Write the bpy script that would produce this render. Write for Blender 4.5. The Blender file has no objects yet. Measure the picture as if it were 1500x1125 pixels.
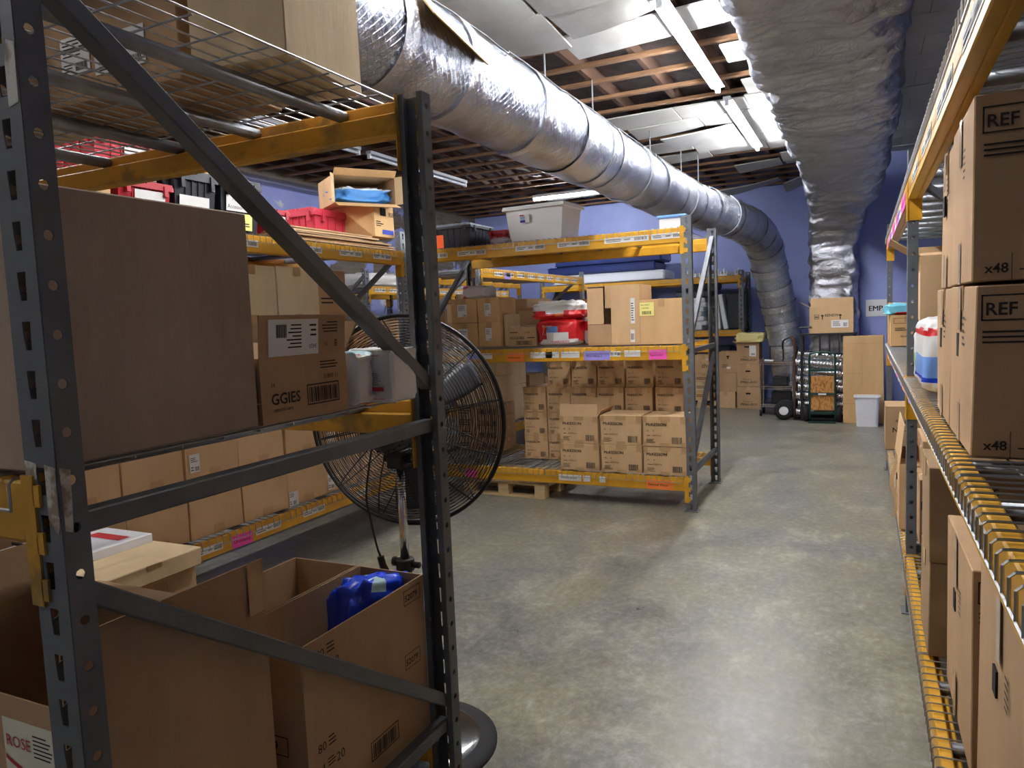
import bpy, bmesh, math, random
from mathutils import Vector, Matrix, noise
random.seed(7)
S = bpy.context.scene
COL = S.collection
PI = math.pi
# ---------------------------------------------------------------- helpers
class MB:
    """collects shapes, then links them as ONE mesh object"""
    def __init__(s): s.v=[]; s.f=[]; s.m=[]; s.mi=0
    def add(s, vs, fs):
        b=len(s.v); s.v+= [tuple(p) for p in vs]
        for f in fs: s.f.append([b+i for i in f]); s.m.append(s.mi)
        return s
    def box(s,x0,y0,z0,x1,y1,z1,M=None):
        vs=[Vector((x,y,z)) for z in (z0,z1) for y in (y0,y1) for x in (x0,x1)]
        if M is not None: vs=[M@p for p in vs]
        return s.add(vs,[(0,2,3,1),(4,5,7,6),(0,1,5,4),(2,6,7,3),(0,4,6,2),(1,3,7,5)])
    def quad(s,a,b,c,d): return s.add([a,b,c,d],[(0,1,2,3)])
    def bar(s,a,b,w,h=None,up=(0,0,1)):
        """rectangular bar from a to b"""
        h=h or w; a=Vector(a); b=Vector(b); d=(b-a).normalized(); u=Vector(up)
        if abs(d.dot(u))>.98: u=Vector((0,1,0))
        r=d.cross(u).normalized(); u=r.cross(d)
        vs=[p+r*(sx*w/2)+u*(sz*h/2) for p in (a,b) for sx,sz in ((-1,-1),(1,-1),(1,1),(-1,1))]
        return s.add(vs,[(3,2,1,0),(4,5,6,7),(0,1,5,4),(1,2,6,5),(2,3,7,6),(3,0,4,7)])
    def tube(s,path,r,n=8,closed=False,cap=True):
        P=[Vector(p) for p in path]; N=len(P); rr=r if isinstance(r,(list,tuple)) else [r]*N
        vs=[]; up=Vector((0,0,1)); prev=None
        for i,p in enumerate(P):
            t=(P[(i+1)%N]-P[i-1]) if closed else (P[min(i+1,N-1)]-P[max(i-1,0)])
            t.normalize()
            if prev is None:
                u=Vector((0,0,1)) if abs(t.z)<.9 else Vector((1,0,0))
            else: u=prev
            a=(u-t*u.dot(t)).normalized(); b=t.cross(a); prev=a
            for k in range(n):
                q=2*PI*k/n+ (PI/4 if n==4 else 0)
                vs.append(p+a*(rr[i]*math.cos(q))+b*(rr[i]*math.sin(q)))
        fs=[]
        for i in range(N if closed else N-1):
            j=(i+1)%N
            for k in range(n):
                k2=(k+1)%n; fs.append((i*n+k,i*n+k2,j*n+k2,j*n+k))
        if cap and not closed:
            fs.append(tuple(range(n-1,-1,-1))); fs.append(tuple((N-1)*n+k for k in range(n)))
        return s.add(vs,fs)
    def cyl(s,a,b,r,n=16): return s.tube([a,b],r,n)
    def lathe(s,prof,n=24,M=None,cap=True):
        vs=[]; m=len(prof)
        for k in range(n):
            q=2*PI*k/n
            for r,z in prof:
                p=Vector((r*math.cos(q),r*math.sin(q),z)); vs.append(M@p if M is not None else p)
        fs=[]
        for k in range(n):
            k2=(k+1)%n
            for i in range(m-1): fs.append((k*m+i,k2*m+i,k2*m+i+1,k*m+i+1))
        if cap:
            if prof[0][0]>1e-6: fs.append(tuple(k*m for k in range(n-1,-1,-1)))
            if prof[-1][0]>1e-6: fs.append(tuple(k*m+m-1 for k in range(n)))
        return s.add(vs,fs)
    def plate(s,O,U,V,u0,u1,v0,n,pitch,hole):
        """perforated strip: n cells of height pitch; hole = 8 (u,v) offsets, counterclockwise from +u"""
        O=Vector(O);U=Vector(U);V=Vector(V); uc=(u0+u1)/2
        for i in range(n):
            a=v0+i*pitch; b=a+pitch; c=(a+b)/2
            out=[(u1,c),(u1,b),(uc,b),(u0,b),(u0,c),(u0,a),(uc,a),(u1,a)]
            inn=[(uc+h[0],c+h[1]) for h in hole]
            vs=[O+U*p+V*q for p,q in out+inn]
            s.add(vs,[(k,(k+1)%8,8+(k+1)%8,8+k) for k in range(8)])
        return s
    def mesh(s,me,M):
        b=len(s.v)
        for v in me.vertices: s.v.append(tuple(M@v.co))
        for p in me.polygons: s.f.append([b+i for i in p.vertices]); s.m.append(s.mi)
        return s
    def data(s,name,mats,smooth=False,bevel=0):
        me=bpy.data.meshes.new(name); me.from_pydata(s.v,[],s.f)
        if not isinstance(mats,(list,tuple)): mats=[mats]
        for m in mats: me.materials.append(m)
        for p,i in zip(me.polygons,s.m): p.material_index=i; p.use_smooth=smooth
        if bevel:
            bm=bmesh.new(); bm.from_mesh(me)
            bmesh.ops.bevel(bm,geom=list(bm.edges),offset=bevel,segments=1,affect='EDGES',profile=.5)
            bm.to_mesh(me); bm.free()
        me.update(); return me
    def build(s,name,mats,parent=None,loc=(0,0,0),rz=0,smooth=False,bevel=0):
        o=bpy.data.objects.new(name,s.data(name,mats,smooth,bevel)); COL.objects.link(o)
        o.location=loc; o.rotation_euler=(0,0,rz)
        if parent: o.parent=parent
        return o
def ink(o,mb,mats):
    """printing belongs to the surface it is printed on: add it to that mesh as further materials"""
    if not isinstance(mats,(list,tuple)): mats=[mats]
    me=o.data; b=MB(); nm=len(me.materials); M=list(me.materials)+list(mats)
    for p in me.polygons: b.m.append(p.material_index); b.f.append(list(p.vertices))
    b.v=[tuple(v.co) for v in me.vertices]; k=len(b.v)
    b.v+=mb.v; b.f+=[[i+k for i in f] for f in mb.f]; b.m+=[i+nm for i in mb.m]
    sm=[p.use_smooth for p in me.polygons]; new=b.data(me.name,M)
    for p,q in zip(new.polygons,sm): p.use_smooth=q
    o.data=new
def tag(o,label,cat,group=None):
    o['label']=label; o['category']=cat
    if group: o['group']=group
    return o
def thing(name,label,cat,loc=(0,0,0),rz=0,group=None):
    o=bpy.data.objects.new(name,None); COL.objects.link(o); o.location=loc; o.rotation_euler=(0,0,rz)
    o.empty_display_size=.05
    return tag(o,label,cat,group)
def struct(o): o['kind']='structure'; return o
def dup(root,loc,rz=0,label=None,group=None):
    r=root.copy(); COL.objects.link(r); r.location=loc; r.rotation_euler=(0,0,rz)
    if label: r['label']=label
    if group: r['group']=group
    for ch in list(root.children):
        c=ch.copy(); COL.objects.link(c); c.parent=r
        for g in list(ch.children):
            d=g.copy(); COL.objects.link(d); d.parent=c
    return r
def Rz(a): return Matrix.Rotation(a,4,'Z')
def Rx(a): return Matrix.Rotation(a,4,'X')
def Ry(a): return Matrix.Rotation(a,4,'Y')
def T(x,y,z): return Matrix.Translation((x,y,z))
# ---------------------------------------------------------------- materials
def lin(c): return tuple(((v/255)/12.92 if v/255<=.04045 else ((v/255+.055)/1.055)**2.4) for v in c)+(1,)
MATS={}
def mat(name,c,rough=.6,metal=0,var=.0,vscale=6,bump=0,bscale=60,stretch=(1,1,1),emit=None,c2=None,spec=None,trans=0,alpha=1,tf=None):
    if name in MATS: return MATS[name]
    m=bpy.data.materials.new(name); m.use_nodes=True; nt=m.node_tree; N=nt.nodes; L=nt.links
    b=N['Principled BSDF']; b.inputs['Base Color'].default_value=lin(c); b.inputs['Roughness'].default_value=rough; b.inputs['Metallic'].default_value=metal
    if spec is not None: b.inputs['Specular IOR Level'].default_value=spec
    if trans: b.inputs['Transmission Weight'].default_value=trans
    if alpha<1: b.inputs['Alpha'].default_value=alpha
    tc=N.new('ShaderNodeTexCoord'); mp=N.new('ShaderNodeMapping'); mp.inputs['Scale'].default_value=stretch
    L.new(tc.outputs['Object'],mp.inputs['Vector'])
    if var or c2:
        nz=N.new('ShaderNodeTexNoise'); nz.inputs['Scale'].default_value=vscale; nz.inputs['Detail'].default_value=6; nz.inputs['Roughness'].default_value=.65
        L.new(mp.outputs[0],nz.inputs['Vector'])
        rp=N.new('ShaderNodeValToRGB'); L.new(nz.outputs['Fac'],rp.inputs['Fac'])
        k=lin(c); d=lin(c2) if c2 else tuple(x*(1-var) for x in k[:3])+(1,)
        e=k if c2 else tuple(min(1,x*(1+var*.7)) for x in k[:3])+(1,)
        rp.color_ramp.elements[0].position=.35 if not c2 else .42; rp.color_ramp.elements[0].color=d
        rp.color_ramp.elements[1].position=.65 if not c2 else .5; rp.color_ramp.elements[1].color=e
        L.new(rp.outputs[0],b.inputs['Base Color'])
    if bump:
        n2=N.new('ShaderNodeTexNoise'); n2.inputs['Scale'].default_value=bscale; n2.inputs['Detail'].default_value=4
        L.new(mp.outputs[0],n2.inputs['Vector'])
        bp=N.new('ShaderNodeBump'); bp.inputs['Strength'].default_value=bump; bp.inputs['Distance'].default_value=.01
        L.new(n2.outputs['Fac'],bp.inputs['Height']); L.new(bp.outputs[0],b.inputs['Normal'])
    if emit:
        b.inputs['Emission Color'].default_value=lin(c); b.inputs['Emission Strength'].default_value=emit
    MATS[name]=m; return m
def cardboard(name,c):
    return mat(name,c,rough=.78,var=.10,vscale=5,bump=.12,bscale=35,stretch=(1,1,.25),spec=.25)
KR={'tan':cardboard('tan kraft board',(206,172,130)),'brown':cardboard('brown kraft board',(180,147,111)),
    'pale':cardboard('pale kraft board',(214,190,150)),'dark':cardboard('dark kraft board',(154,126,94)),
    'gold':cardboard('golden kraft board',(210,172,122)),'grey':cardboard('greyish kraft board',(168,147,126)),'cream':cardboard('cream board',(222,205,170))}
INK=mat('black print',(38,30,26),.8); REDINK=mat('red print',(190,40,45),.6); BLUEINK=mat('blue print',(40,60,170),.6)
PAPER=mat('white paper',(232,232,230),.6,var=.03); TAPE=mat('clear parcel tape',(186,150,104),.28,var=.08,spec=.6)
YELLOW=mat('yellow rack paint',(216,160,36),.42,var=.10,vscale=9,bump=.06,bscale=30)
YELLOWB=mat('worn yellow rack paint',(205,150,38),.5,c2=(150,118,48),vscale=4,bump=.06)
STEEL=mat('grey rack paint',(98,102,106),.48,var=.12,vscale=7,bump=.05)
STEELD=mat('dark grey rack paint',(98,101,102),.5,var=.12,vscale=8,bump=.05)
STEELL=mat('blue grey rack paint',(132,140,147),.48,var=.1,vscale=7,bump=.05)
GALV=mat('galvanised wire',(176,178,180),.38,.85,var=.1,vscale=20)
GALVC=mat('galvanised channel',(150,154,160),.42,.6,var=.15,vscale=12)
BLACK=mat('black paint',(22,22,24),.45); BLACKP=mat('black plastic',(28,29,33),.4,bump=.05)
CHROME=mat('chrome',(210,210,212),.12,1.0); RUBBER=mat('black rubber',(24,24,25),.8,bump=.1)
WHITEP=mat('white plastic',(232,233,236),.4)
PINK=mat('pink note paper',(255,92,196),.7); ORANGE=mat('orange note paper',(255,140,62),.7); LILAC=mat('lilac note paper',(160,150,232),.7); YNOTE=mat('yellow note paper',(240,232,140),.7)
GREENP=mat('dark green paint',(20,58,48),.4)
WOODR=mat('raw pallet wood',(206,180,136),.75,var=.18,vscale=10,stretch=(.3,3,3),bump=.2)
# ---------------------------------------------------------------- writing
TXT={}
def text_mesh(s):
    if s in TXT: return TXT[s]
    cu=bpy.data.curves.new('t','FONT'); cu.body=s; cu.size=1; cu.offset=.016 if s in ('GGIES','REF','6','HUGGIES','x48','52079','RENEW','PREM') else 0; cu.resolution_u=2; cu.align_x='LEFT'
    o=bpy.data.objects.new('t',cu); COL.objects.link(o)
    me=bpy.data.meshes.new_from_object(o.evaluated_get(bpy.context.evaluated_depsgraph_get()))
    bpy.data.objects.remove(o); bpy.data.curves.remove(cu); TXT[s]=me; return me
def face_frame(face,w,d,h,off=.0009):
    """matrix whose xy plane is the face, origin at its lower left corner as seen from outside"""
    def M(o,r,u):
        r=Vector(r);u=Vector(u);n=r.cross(u); o=Vector(o)+n*off
        return Matrix(((r.x,u.x,n.x,o.x),(r.y,u.y,n.y,o.y),(r.z,u.z,n.z,o.z),(0,0,0,1)))
    return {'F':M((-w/2,-d/2,0),(1,0,0),(0,0,1)),'R':M((w/2,-d/2,0),(0,1,0),(0,0,1)),
            'L':M((-w/2,d/2,0),(0,-1,0),(0,0,1)),'B':M((w/2,d/2,0),(-1,0,0),(0,0,1)),
            'T':M((-w/2,-d/2,h),(1,0,0),(0,1,0))}[face]
def put(mb,F,kind,*a):
    """print on a face frame F (metres): text / lines / bars / rect / fill"""
    if kind=='text':
        s,x,y,sz=a[:4]; rot=a[4] if len(a)>4 else 0
        mb.mesh(text_mesh(s),F@T(x,y,0)@Rz(rot)@Matrix.Diagonal((sz,sz,1,1)))
        if s in ('McKESSON','PFNG-0131','NU-0910','PV-0300','EMP','TRANQUILITY'): mb.mesh(text_mesh(s),F@T(x,y,0)@Rz(rot)@T(sz*.05,sz*.02,.0001)@Matrix.Diagonal((sz,sz,1,1)))
    elif kind=='lines':
        x,y,w,h,n=a[:5]
        for i in range(n):
            ww=w*random.uniform(.6,1); yy=y+h*(i+.2)/n; t=h/n*.38
            mb.quad(*[F@Vector(p) for p in ((x,yy,0),(x+ww,yy,0),(x+ww,yy+t,0),(x,yy+t,0))])
    elif kind=='bars':
        x,y,w,h=a[:4]; u=x
        while u<x+w:
            b=random.choice((.02,.03,.05))*w
            mb.quad(*[F@Vector(p) for p in ((u,y,0),(min(u+b,x+w),y,0),(min(u+b,x+w),y+h,0),(u,y+h,0))]); u+=b+random.choice((.02,.03,.04))*w
    elif kind=='rect':
        x,y,w,h,t=a[:5]
        for (p,q,r_,s_) in ((x,y,w,t),(x,y+h-t,w,t),(x,y,t,h),(x+w-t,y,t,h)):
            mb.quad(*[F@Vector(k) for k in ((p,q,0),(p+r_,q,0),(p+r_,q+s_,0),(p,q+s_,0))])
    elif kind=='fill':
        x,y,w,h=a[:4]
        mb.quad(*[F@Vector(p) for p in ((x,y,0),(x+w,y,0),(x+w,y+h,0),(x,y+h,0))])
def sheet(name,parent,F,x,y,w,h,prints=(),paper=None,rot=0):
    """a stuck-on label: paper plus its own printing, one mesh"""
    mb=MB(); G=F@T(x,y,.0006)@Rz(rot)
    mb.box(0,0,-.0004,w,h,.0004,G); mb.mi=1
    H=G@T(0,0,.0009)
    for p in prints: put(mb,H,*p)
    return mb.build(name,[paper or PAPER,INK,REDINK,BLUEINK],parent)
def lab_prints(w,h):
    return [('lines',w*.08,h*.45,w*.84,h*.5,5),('bars',w*.5,h*.06,w*.42,h*.22),('lines',w*.08,h*.06,w*.35,h*.25,3)]
# ---------------------------------------------------------------- cartons
def carton(label,x0,x1,y0,y1,z0,z1,tone='tan',prints=(),labels=(),tape=True,group=None,rz=0,opened=None,fl=None,name='cardboard_box',cat='box',hole=None,jit=.003,thick=.004):
    """a corrugated carton standing at z0; prints: (face,kind,...); opened: {side: tilt outward in degrees}"""
    w,d,h=x1-x0,y1-y0,z1-z0; K=KR[tone]; mb=MB()
    R=lambda: random.uniform(-jit,jit)
    if opened is None:
        bm=MB()
        vs=[Vector((x+R(),y+R(),z+(R() if z else 0))) for z in (0,h) for y in (-d/2,d/2) for x in (-w/2,w/2)]
        bm.add(vs,[(0,2,3,1),(4,5,7,6),(0,1,5,4),(2,6,7,3),(0,4,6,2),(1,3,7,5)])
        root=bm.build(name,K,None,((x0+x1)/2,(y0+y1)/2,z0),rz,bevel=.003)
    else:
        t=thick
        mb.box(-w/2,-d/2,0,w/2,d/2,t); mb.box(-w/2,-d/2,t,w/2,-d/2+t,h); mb.box(-w/2,d/2-t,t,w/2,d/2,h)
        mb.box(-w/2,-d/2+t,t,-w/2+t,d/2-t,h); mb.box(w/2-t,-d/2+t,t,w/2,d/2-t,h)
        root=mb.build(name,K,None,((x0+x1)/2,(y0+y1)/2,z0),rz)
        for sd,an in opened.items():
            a=math.radians(an); ln=(fl or min(w,d)/2); ln=ln[sd] if isinstance(ln,dict) else ln
            fb=MB(); L=(w if sd in 'FB' else d)-.004
            fb.box(-L/2,-t/2,0,L/2,t/2,ln)
            M={'F':T(0,-d/2+t/2,h)@Rx(a),'B':T(0,d/2-t/2,h)@Rx(-a),'L':T(-w/2+t/2,0,h)@Ry(-a)@Rz(PI/2),'R':T(w/2-t/2,0,h)@Ry(a)@Rz(PI/2)}[sd]
            fo=fb.build('flap',K,root); fo.matrix_local=M
    tag(root,label,cat,group)
    if tape and opened is None:
        tb=MB(); tw=.026; o=.0012; dr=min(.06,h*.25)
        if w>=d:
            tb.box(-w/2-o,-tw,h-.0005,w/2+o,tw,h+o); tb.box(-w/2-o-.001,-tw,h-dr,-w/2,tw,h+o); tb.box(w/2,-tw,h-dr,w/2+o+.001,tw,h+o)
        else:
            tb.box(-tw,-d/2-o,h-.0005,tw,d/2+o,h+o); tb.box(-tw,-d/2-o-.001,h-dr,tw,-d/2,h+o); tb.box(-tw,d/2,h-dr,tw,d/2+o+.001,h+o)
        for v in range(len(tb.v)): pass
        tb.build('tape_strip',TAPE,root)
    if prints:
        pb=MB()
        for p in prints:
            pb.mi={'r':1,'b':2}.get(p[0][1:2],0)
            put(pb,face_frame(p[0][0],w,d,h,.0035 if opened is None else .001),*p[1:])
        ink(root,pb,[INK,REDINK,BLUEINK])
    for l in labels:
        face,x,y,lw,lh=l[:5]; sheet('paper_label',root,face_frame(face,w,d,h,.0036),x,y,lw,lh,l[5] if len(l)>5 and l[5] is not None else lab_prints(lw,lh),l[6] if len(l)>6 else None)
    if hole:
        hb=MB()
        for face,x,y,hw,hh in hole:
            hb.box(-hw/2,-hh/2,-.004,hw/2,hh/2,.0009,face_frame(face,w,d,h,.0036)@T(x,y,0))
        hb.build('hand_hole',mat('painted hand hole shade',(14,11,9),.95),root)  # near-black block paints the shade inside the hand hole
    return root
# ---------------------------------------------------------------- soft packs
def pack(name,label,cat,loc,w,d,h,fn,mats,rz=0,e=.28,wr=.006,n=22,group=None,tilt=None,seed=0):
    """plump plastic-wrapped pack: rounded block with creases; fn(local unit point)->material index"""
    mb=MB(); idx={}
    def sg(x): return math.copysign(abs(x)**e,x)
    vs=[];fs=[];ms=[]
    nu,nv=n*2,n
    for j in range(nv+1):
        v=-PI/2+PI*j/nv
        for i in range(nu):
            u=2*PI*i/nu-PI
            p=Vector((sg(math.cos(v))*sg(math.cos(u)),sg(math.cos(v))*sg(math.sin(u)),sg(math.sin(v))))
            k=1+wr/min(w,d,h)*2*noise.noise(p*3.1+Vector((seed,seed*2,0)))+wr/min(w,d,h)*noise.noise(p*9+Vector((seed,0,seed)))
            vs.append((p.x*w/2*k,p.y*d/2*k,max(0,h/2+p.z*h/2*(k if p.z>0 else 1))))
    for j in range(nv):
        for i in range(nu):
            i2=(i+1)%nu; f=(j*nu+i,j*nu+i2,(j+1)*nu+i2,(j+1)*nu+i)
            c=[sum(vs[q][a] for q in f)/4 for a in range(3)]
            mb.mi=fn(c[0]/(w/2),c[1]/(d/2),c[2]/h); mb.add([vs[q] for q in f],[(0,1,2,3)])
    me=mb.data(name,mats,True)
    bm=bmesh.new(); bm.from_mesh(me); bmesh.ops.remove_doubles(bm,verts=bm.verts,dist=1e-5); bm.to_mesh(me); bm.free()
    for p in me.polygons: p.use_smooth=True
    o=bpy.data.objects.new(name,me); COL.objects.link(o); o.location=loc; o.rotation_euler=(tilt or (0,0))+(rz,)
    return tag(o,label,cat,group)
# ---------------------------------------------------------------- totes
def tote(label,loc,w,d,h,m,rz=0,lidm=None,sign=None,group=None,lid=True,name='plastic_tote',open_teeth=True):
    root=thing(name,label,'tote',loc,rz,group); t=.82
    b=MB(); W0,D0=w*t/2,d*(t+.05)/2; W1,D1=w*.94/2,d*.94/2
    lo=[(-W0,-D0,0),(W0,-D0,0),(W0,D0,0),(-W0,D0,0)]; hi=[(-W1,-D1,h*.86),(W1,-D1,h*.86),(W1,D1,h*.86),(-W1,D1,h*.86)]
    b.add(lo+hi,[(3,2,1,0),(0,1,5,4),(1,2,6,5),(2,3,7,6),(3,0,4,7),(4,5,6,7)])
    for k in range(1,5):                                             # ribs on the long sides
        for sg in (-1,1):
            f=-.8+1.6*k/5; b.bar((W0*f,sg*D0,.01),(W1*f,sg*D1,h*.84),.012,.012,up=(0,1,0))
            b.bar((sg*W0,D0*f,.01),(sg*W1,D1*f,h*.84),.012,.012,up=(1,0,0))
    b.build('tub',m,root)
    r=MB(); e=.014
    r.box(-w/2,-d/2,h*.80,w/2,d/2,h*.9); 
    for sx in (-1,1):
        for sy in (-1,1): r.box(sx*w*.36-.012,sy*d/2-e,h*.66,sx*w*.36+.012,sy*d/2+e*.6,h*.9); r.box(sx*w/2-e,sy*d*.34-.012,h*.66,sx*w/2+e*.6,sy*d*.34+.012,h*.9)
    r.build('rim',m,root)
    if lid:
        l=MB(); n=11
        for s_ in (-1,1):
            l.box(-w/2+.004,min(0,s_*d/2)+.003,h*.9,w/2-.004,max(0,s_*d/2)-.003,h*.96)
        for k in range(n):
            a=-w/2+.02+(w-.04)*k/n; l.box(a,-.03,h*.96,a+(w-.04)/n*.6,.03,h)
            l.box(a,-d/2,h*.93,a+(w-.04)/n*.6,-d/2+.05,h*.985); l.box(a,d/2-.05,h*.93,a+(w-.04)/n*.6,d/2,h*.985)
        l.build('lid',lidm or m,root)
    if sign:
        for (face,x,y,sw,sh,pr,pm) in sign:
            f={'R':T(W0+ .012,0,0)@Ry(math.atan2(W1-W0,h*.86)), 'F':T(0,-D0-.012,0)@Rx(math.atan2(D1-D0,h*.86))}[face]
            G=f@(Rz(PI/2)@Rx(PI/2) if face=='R' else Rx(PI/2))
            sheet('paper_label',root,G,x,y,sw,sh,pr,pm)
    return root
# ---------------------------------------------------------------- pallet racks
PW,PD,PITCH=.078,.043,.0762
SLOT=[(.010,0),(.011,.022),(0,.022),(-.010,.022),(-.009,0),(-.006,-.022),(0,-.022),(.009,-.022)]
RND=[(.0085*math.cos(k*PI/4),.0085*math.sin(k*PI/4)) for k in range(8)]
POSTS={}
def post_data(H,m):
    k=(round(H,2),m.name); n=round(H/PITCH); PITCH_=H/n
    if k in POSTS: return POSTS[k]
    b=MB(); h=PW/2
    b.plate((0,0,0),(1,0,0),(0,0,1),-h,h,0,n,PITCH_,SLOT)
    b.plate((h,0,0),(0,1,0),(0,0,1),0,PD,0,n,PITCH_,RND)
    b.plate((-h,0,0),(0,-1,0),(0,0,1),-PD,0,0,n,PITCH_,RND)
    top=H
    for s in (-1,1): b.quad((s*h,PD,0),(s*(h-.017),PD,0),(s*(h-.017),PD,top),(s*h,PD,top))
    me=b.data('upright_post',m); POSTS[k]=me; return me
BEAMS={}
def rack(label,loc,rz,frames,D,H,levels,m,ym=None,flip=False,bm_h=.1,notes=(),braces=None,deckspec=None,group=None,rear_open=True,teeth=True):
    """frames: x of each upright frame; levels: per bay the deck heights; notes: (bay, level, x, width, kind, text)"""
    ym=ym or YELLOW
    root=thing('pallet_rack',label,'rack',loc,rz,group)
    n=int(H/PITCH)*PITCH
    for fx in frames:
        for rear in (0,1):
            o=bpy.data.objects.new('upright_post',post_data(H,m)); COL.objects.link(o); o.parent=root
            o.location=(fx,D if rear else 0,0); o.rotation_euler=(0,0,PI if rear else 0)
            md=o.modifiers.new('thickness','SOLIDIFY'); md.thickness=.0025; md.offset=0
            f=MB(); y0=-.02 if not rear else D-.085
            f.box(fx-.055,y0,0,fx+.055,y0+.105,.006); f.build('foot_plate',m,root)
        B=braces or [('h',.33),('d',1.15,.40),('h',1.25),('d',2.14,1.37)]
        for br in B:
            q=MB()
            if br[0]=='h': a,c=(fx,PD*.6,br[1]),(fx,D-PD*.6,br[1])
            else:
                a,c=(fx,PD*.6,br[1]),(fx,D-PD*.6,br[2])
                if flip: a,c=(fx,PD*.6,br[2]),(fx,D-PD*.6,br[1])
            q.bar(a,c,.038,.036); q.build('brace',m,root,bevel=.003)
    for bi,lv in enumerate(levels):
        xa,xb=frames[bi]+PW/2,frames[bi+1]-PW/2
        for li,z in enumerate(lv):
            zt=z-.006
            for rear in (0,1):
                b=MB()
                sg=-1 if rear else 1; Y=D if rear else 0
                def bx(x0,y0,z0,x1,y1,z1):
                    ya,yb=Y+sg*y0,Y+sg*y1; b.box(x0,min(ya,yb),z0,x1,max(ya,yb),z1)
                bx(xa+.002,0,zt-bm_h,xb-.002,.034,zt); bx(xa+.002,.0335,zt-bm_h,xb-.002,.06,zt-.038)
                beam=b.build('beam',ym,root,bevel=.004)
                for end in (0,1):
                    c=MB(); s=1 if end==0 else -1; xe=xa if end==0 else xb
                    def cx(x0,y0,z0,x1,y1,z1):
                        xx=sorted((xe+s*x0,xe+s*x1)); yy=sorted((Y+sg*y0,Y+sg*y1)); c.box(xx[0],yy[0],z0,xx[1],yy[1],z1)
                    cx(-.022,-.0055,zt-.2,.008,-.001,zt+.012)
                    cx(.0,-.004,zt-.2,.004,.058,zt+.012)
                    if teeth:
                        for k in range(3): cx(-.036,-.0055,zt-.19+k*PITCH,-.02,-.001,zt-.155+k*PITCH)
                    c.build('beam_connector',ym,beam)
                if not rear:
                    for nt in notes:
                        if nt[0]==bi and nt[1]==li:
                            x,w,kind=xa+nt[2],nt[3],nt[4]; tx=nt[5] if len(nt)>5 else None
                            hh={'price':.042,'note':.075,'scrap':.05}[kind]
                            G=Matrix(((1,0,0,x),(0,0,-1,-.0008),(0,1,0,zt-bm_h*.5-hh*.5-(.012 if kind=='note' else 0)),(0,0,0,1)))
                            pp={'pink':PINK,'orange':ORANGE,'lilac':LILAC,'yellow':YNOTE}.get(nt[6] if len(nt)>6 else '',PAPER)
                            pr=[]
                            if tx: pr.append(('text',tx,w*.08,hh*.35,min(hh*.5,w*1.6/len(tx))))
                            elif kind=='price': pr=[('bars',w*.68,hh*.2,w*.28,hh*.6),('lines',w*.05,hh*.2,w*.35,hh*.6,2),('bars',w*.45,hh*.35,w*.15,hh*.3)]
                            sheet('shelf_label' if kind!='note' else 'sticky_note',beam,G,0,0,w,hh,pr,pp,rot=random.uniform(-.02,.02) if kind=='note' else 0)
    return root
DECKS={}
def deck(label,loc,rz,W,D,group=None,step=.05,cross=.1,n=4,first=None,chan=True):
    key=(round(W,2),round(D,2),step,n)
    if key in DECKS:
        o=dup(DECKS[key],loc,rz,label,group); return o
    b=MB(); r=.0027; y0,y1=-.016,D+.016
    k=int(W/step)
    for i in range(k+1):
        x=W*i/k
        b.tube([(x,y0,-.05),(x,y0,-.008),(x,y0+.007,-.001),(x,y0+.02,0),(x,y1-.02,0),(x,y1-.007,-.001),(x,y1,-.008),(x,y1,-.05)],r,n)
    for y in [y0,y1]: b.tube([(0,y,-.05),(W,y,-.05)],r*1.15,n); 
    k=int(D/cross)
    for i in range(1,k):
        y=D*i/k; b.tube([(0,y,-2*r),(W,y,-2*r)],r,n)
    root=b.build('wire_deck',GALV,None,loc,rz); tag(root,label,'shelf deck',group)
    if chan:
        for i in range(3):
            c=MB(); x=W*(.17+.33*i); z=-2*r-.003
            c.tube([(x,.036,z-.018),(x,D-.036,z-.018)],.019,8)
            c.build('support_channel',GALVC,root,smooth=True)
    DECKS[key]=root; return root
def xf(loc,rz,p):
    q=Rz(rz)@Vector(p); return (loc[0]+q.x,loc[1]+q.y,loc[2]+q.z)
ORD=['leftmost','second from the left','third from the left','fourth from the left']
def decks(loc,rz,frames,D,levels,where,step=.05,n=4,per=2,names=('bottom shelf','middle shelf','top shelf')):
    for bi,lv in enumerate(levels):
        xa,xb=frames[bi]+PW/2+.01,frames[bi+1]-PW/2-.01
        W=(xb-xa)/per-.012
        for li,z in enumerate(lv):
            for k in range(per):
                kk=k if rz>=0 else per-1-k; side=('single panel' if per==1 else ('left half','right half')[k] if per==2 and rz==0 else ['left panel','middle panel','right panel'][k] if rz==0 else ['nearest panel','second nearest panel','farthest panel'][kk])
                deck('wire deck, %s, %s, %s'%(names[li] if len(lv)==3 else names[li+3-len(lv)],where[bi] if isinstance(where,list) else where,side),
                     xf(loc,rz,(xa+k*(W+.012),0,z)),rz,W,D,'wire decks on %s'%(where[bi] if isinstance(where,list) else where),step,n=n)
DD=1.05
# near left rack (its right end frame stands beside the aisle)
A_LOC,A_F,A_L=(-3.371,.700,0),[0,2.21],[[.31,1.33,2.195]]
rack('dark grey and yellow pallet rack nearest the camera, at the left of the photo',A_LOC,0,A_F,1.16,2.2,A_L,STEELD,YELLOWB,
     notes=[(0,1,1.84,.15,'price')])
decks(A_LOC,0,A_F,1.16,A_L,'the near left rack',n=5,per=2)
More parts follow.
